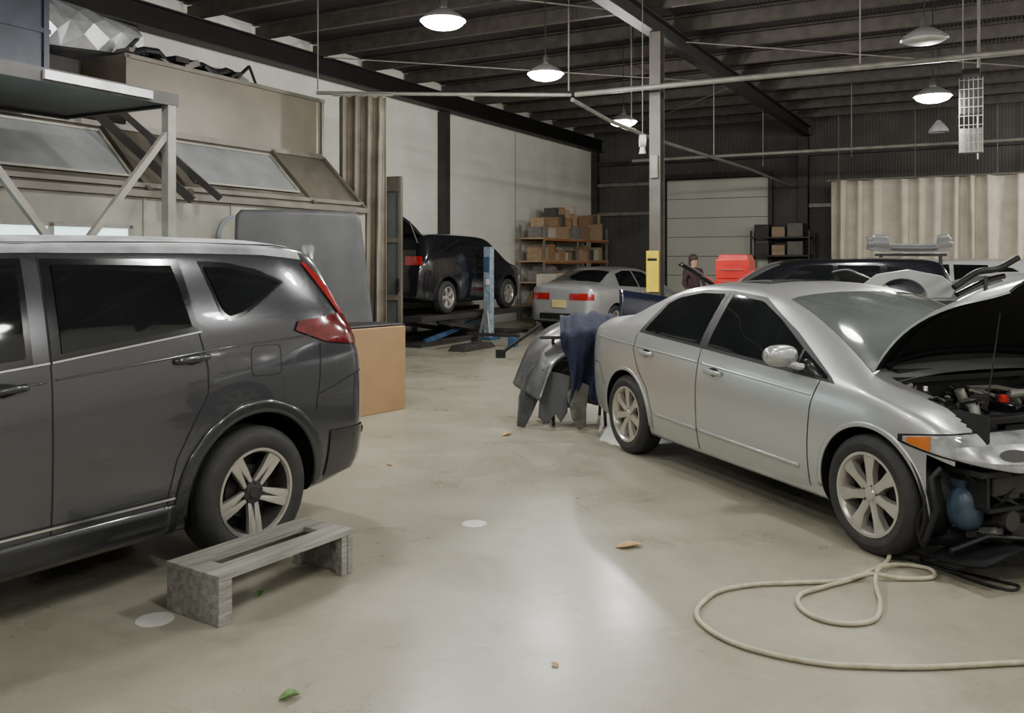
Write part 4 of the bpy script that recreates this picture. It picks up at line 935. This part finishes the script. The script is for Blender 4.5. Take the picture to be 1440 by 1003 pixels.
for z in lv:
    y=-2.0
    while y<1.9:
        w=random.uniform(.18,.42); h=random.uniform(.18,.44)
        if z>2: h=random.uniform(.2,.5)
        if y+w>2.05: break
        carton(.58,22.6+y+w/2,z+.022,random.uniform(.4,.55),w-.04,h,random.choice(KK))
        if z>2 and random.random()<.8:
            h2=random.uniform(.15,.35); carton(.58,22.6+y+w/2,z+.03+h,random.uniform(.3,.45),(w-.04)*.8,h2,random.choice(KK),.3)
            if abs(y+.4)<.9: carton(.58,22.6+y+w/2,z+.04+h+h2,random.uniform(.25,.4),(w-.04)*.7,random.uniform(.12,.3),random.choice(KK),.4)
        y+=w+.015
for i in range(7):
    b=carton(1.6+.22*(i%2),19.4+.66*i,0,.5,.5,random.uniform(.5,1.35),random.choice(KK)); b['label']='tall cardboard carton standing on the floor by the rack'
e=bthing('parts_shelf',5.9,25.2,label='dark steel shelf with dark parts bins on the rear wall',cat='shelf')
mb=MB(); 
for z in (.5,1.1,1.7,2.2): mb.box((.0,0,z),(1.6,.5,.04),'steeldk')
for x in (-.78,.78):
    for y in (-.22,.22): mb.box((x,y,1.2),(.05,.05,2.4),'steeldk')
mb.make('frame',e)
for i,(x,w,h,m) in enumerate(((-.5,.4,.35,'steeldk'),(-.05,.35,.28,'card2'),(.4,.42,.38,'colsteel'))):
    for z in (1.72,2.22): MB().box((x,0,z+h/2),(w,.4,h),m).make('bin',e,bevel=.01)

# silver bumper on tall rack
def bumper(name,loc,rz,L_,dep,hh,m,label,tilt=0,z=0,droop=.35):
    o=empty(name,(loc[0],loc[1],z),rz,label=label,cat='bumper')
    rows=[]
    for i in range(49):
        q=-1+i/24; x=L_/2*math.sin(q*1.25)/math.sin(1.25); y=dep*(abs(q)**2.6); r=[]
        hk=.52 if abs(q)<.42 else (1.0 if abs(q)<.8 else .8)
        for j in range(11):
            t=j/10; bulge=.09*math.sin(math.pi*(t*.9+.05))-.03*math.sin(2*math.pi*t*1.5)
            r.append((x+.03*q*bulge,y-bulge+.02*t,hh*t*hk-droop*abs(q)**2.2))
        rows.append(r)
    b=MB().grid(rows,m).make('bumper_skin',o,smooth=True,solid=.006)
    b.rotation_euler=(tilt,0,0); return o
bumper('bumper_cover',(7.05,15.6),math.radians(-8),1.45,.3,.30,'silverB','silver bumper cover set on a tall rack',tilt=0,z=1.72,droop=-.06)
e=empty('bumper_rack',(7.05,15.72,0),math.radians(-8),label='dark steel rack holding a bumper cover',cat='rack')
mb=MB()
for x in (-.5,.5): mb.beam((x,0,0),(x,0,1.7),.05,.05,'steeldk'); mb.beam((x,-.3,.03),(x,.3,.03),.05,.05,'steeldk')
mb.beam((-.6,0,1.68),(.6,0,1.68),.05,.05,'steeldk'); mb.make('frame',e)
o=empty('fender_panel',(4.35,9.72,0),math.radians(8),label='silver car fender panel standing on a parts cart',cat='car part')
ar=[(.30*math.cos(a)-.08,1.17+.22*math.sin(a)) for a in [math.radians(180-180*i/12) for i in range(13)]]
MB().plate([(-.58,1.17)]+ar+[(.50,1.17),(.56,1.30),(.40,1.42),(.0,1.49),(-.38,1.44),(-.58,1.30)],-.015,.015,'silverB',T=Matrix.Rotation(-.02,4,'X')).make('panel',o,bevel=.01)
e=empty('parts_cart',(4.35,9.85,0),math.radians(8),label='steel parts cart carrying body panels',cat='cart')
mb=MB(); mb.box((0,0,1.13),(1.1,.5,.04),'steeldk'); mb.box((0,0,.4),(1.1,.5,.04),'steeldk')
for x in (-.52,.52):
    for y in (-.22,.22): mb.box((x,y,.60),(.04,.04,1.04),'steeldk'); mb.cyl((x-.02,y,.06),(x+.02,y,.06),.06,'rubber')
mb.make('cart_frame',e)
o=empty('black_trim_arm',(5.15,9.6,0),math.radians(10),label='bent black plastic trim leaning up on a thin stand',cat='car part')
MB().tube(cat([(-.42,0,1.30),(-.15,0,1.46),(.12,.02,1.50),(.38,.03,1.62)],6),.035,'black').tube(cat([(-.35,.05,1.22),(0,.08,1.36),(.25,.08,1.42)],6),.03,'blackgloss').make('trim_arm',o,smooth=True)
MB().cyl((0,.05,0),(0,.05,1.42),.02,'steeldk').cyl((0,.05,0),(0,.05,.03),.2,'steeldk').make('stand',o)

# ------------------------------------------------------------------ person
px,py=3.72,18.2
e=empty('person',(px,py,0),math.radians(20),label='person with dark hair in dark shirt standing among the cars',cat='person')
me=bpy.data.meshes.new('body')
J={'pel':((0,0,.93),.13),'sp':((0,0,1.12),.12),'ch':((0,0,1.30),.14),'nk':((0,0,1.43),.055),'hd0':((0,-.01,1.50),.07),'hd1':((0,-.015,1.58),.085),'hd2':((0,-.01,1.65),.06),
 'ls':((.17,0,1.37),.06),'le':((.24,.0,1.10),.043),'lw':((.22,-.15,.90),.03),'lh':((.21,-.21,.86),.035),
 'rs':((-.17,0,1.37),.06),'re':((-.25,-.02,1.10),.043),'rw':((-.20,-.18,.96),.03),'rh':((-.18,-.24,.94),.035),
 'lhp':((.09,0,.86),.095),'lk':((.10,-.02,.48),.06),'la':((.10,.02,.08),.04),'lt':((.11,-.14,.035),.035),
 'rhp':((-.09,0,.86),.095),'rk':((-.10,-.02,.48),.06),'ra':((-.10,.02,.08),.04),'rt':((-.11,-.14,.035),.035)}
ks=list(J); E=[('pel','sp'),('sp','ch'),('ch','nk'),('nk','hd0'),('hd0','hd1'),('hd1','hd2'),('ch','ls'),('ls','le'),('le','lw'),('lw','lh'),('ch','rs'),('rs','re'),('re','rw'),('rw','rh'),('pel','lhp'),('lhp','lk'),('lk','la'),('la','lt'),('pel','rhp'),('rhp','rk'),('rk','ra'),('ra','rt')]
me.from_pydata([J[k_][0] for k_ in ks],[(ks.index(a),ks.index(b)) for a,b in E],[])
o=bpy.data.objects.new('body',me); C.objects.link(o); o.parent=e
sk=o.modifiers.new('skin','SKIN'); 
for i,k_ in enumerate(ks):
    me.skin_vertices[0].data[i].radius=(J[k_][1],J[k_][1]); me.skin_vertices[0].data[i].use_root=(k_=='pel')
sb=o.modifiers.new('sub','SUBSURF'); sb.levels=2; sb.render_levels=2
bpy.context.view_layer.update(); nm=bpy.data.meshes.new_from_object(o.evaluated_get(bpy.context.evaluated_depsgraph_get())); o.modifiers.clear(); o.data=nm
nm.materials.clear()
for m_ in ('skin','shirt','pants','black'): nm.materials.append(M[m_])
for p in nm.polygons:
    z=p.center.z; x=abs(p.center.x); p.use_smooth=True
    p.material_index=0 if (z>1.44 or (x>.15 and z<1.0 and p.center.y<-.12 and z>.8)) else 1 if (z>.93 or x>.19) else 2 if z>.1 else 3
MB().ell((0,.015,1.615),(.095,.105,.10),'hair',n=16).ell((0,.06,1.53),(.08,.06,.12),'hair',n=12).make('hair',e,smooth=True)
MB().ell((0,-.105,1.57),(.012,.02,.02),'skin',n=8).make('nose',e,smooth=True)
for x in (.03,-.03): MB().ell((x,-.092,1.595),(.01,.008,.007),'black',n=8).make('eye',e,smooth=True)

# ------------------------------------------------------------------ floor items
h=.013
hp=[(2.07,4.93,.30),(2.04,4.80,.12),(1.99,4.70,h),(1.86,4.56,h),(1.70,4.42,h),(1.50,4.30,h),(1.36,4.20,h),(1.315,4.05,h),(1.36,3.92,h),(1.47,3.87,h),(1.60,3.92,h),(1.70,4.10,h),(1.76,4.30,.03),(1.86,4.50,.035),(2.02,4.62,h),(2.14,4.56,h),(2.10,4.44,h),(1.94,4.42,h),(1.78,4.42,.035),(1.62,4.39,h),(1.36,4.36,h),(1.18,4.338,h),(1.0,4.26,h),(.90,4.14,h),(.83,4.0,h),(.83,3.86,h),(.90,3.70,h),(1.03,3.58,h),(1.22,3.49,h),(1.40,3.465,h),(1.62,3.46,h),(2.01,3.50,h),(2.6,3.55,h),(3.4,3.7,h)]
MB().tube([Vector(p)-Vector((1.5,4,0)) for p in cat(hp,10)],.011,'hose',n=10).make('air_hose',loc=(1.5,4,0),smooth=True,label='beige rubber air hose looped on the concrete floor',cat='hose')
hp=[(2.16,4.70,.008),(2.28,4.54,.008),(2.41,4.40,.008),(2.47,4.33,.008),(2.40,4.28,.008),(2.30,4.38,.008),(2.22,4.54,.008),(2.12,4.70,.008),(2.02,4.74,.008)]
MB().tube([Vector(p)-Vector((2.2,4.5,0)) for p in cat(hp,8)],.007,'black',n=8).make('black_cable',loc=(2.2,4.5,0),smooth=True,label='thin black cable lying under the car front',cat='cable')
for (x,y,r) in ((-1.585,3.945,.082),(-.228,5.376,.075)):
    MB().lathe([(.001,.003),(r*.6,.0035),(r,.002),(r,0)],'paper',n=40).make('paper_disc',loc=(x,y,0.0005),smooth=True,label='flat pale paper disc lying on the concrete floor',cat='disc')
def leaf(x,y,r,m,label,rot,name='leaf',curl=.25):
    rows=[]
    for i in range(9):
        t=-1+i/4; w=r*.45*(1-t*t)**.6+.001; rows.append([(r*t,w*q+.1*r*math.sin(t*4),.004+r*curl*(q*q)*(1-t*t)+r*.15*max(0,t)**2) for q in (-1,-.5,0,.5,1)])
    MB().grid(rows,m).make(name,loc=(x,y,.001),rot=(0,0,rot),smooth=True,solid=.0015,label=label,cat='leaf')
leaf(.65,4.94,.075,'leaf','dry tan leaf lying on the concrete floor',.2)
leaf(-.05,8.1,.07,'leaf','small dry brown leaf on the floor',.9)
leaf(-.81,3.236,.04,'green','small crumpled green leaf on the floor',.5,curl=.6)
leaf(-1.2,4.23,.035,'green','small green leaf under the step bench',1.5,curl=.6)
leaf(.17,3.50,.02,'leaf','tiny dry leaf scrap on the floor',2.2)
leaf(-.95,6.9,.03,'leaf','tiny dry leaf scrap on the floor',2.9)

# ------------------------------------------------------------------ world, camera
w=bpy.data.worlds.new('World'); bpy.context.scene.world=w; w.use_nodes=True
w.node_tree.nodes['Background'].inputs[0].default_value=(.5,.55,.6,1); w.node_tree.nodes['Background'].inputs[1].default_value=.05
cam=bpy.data.cameras.new('camera'); co=bpy.data.objects.new('camera',cam); C.objects.link(co)
co.location=(0,0,1.6); co.rotation_euler=(math.radians(90),0,0); cam.sensor_width=36; cam.lens=31.25; cam.shift_y=-136.5/1440; cam.clip_start=.05
bpy.context.scene.camera=co
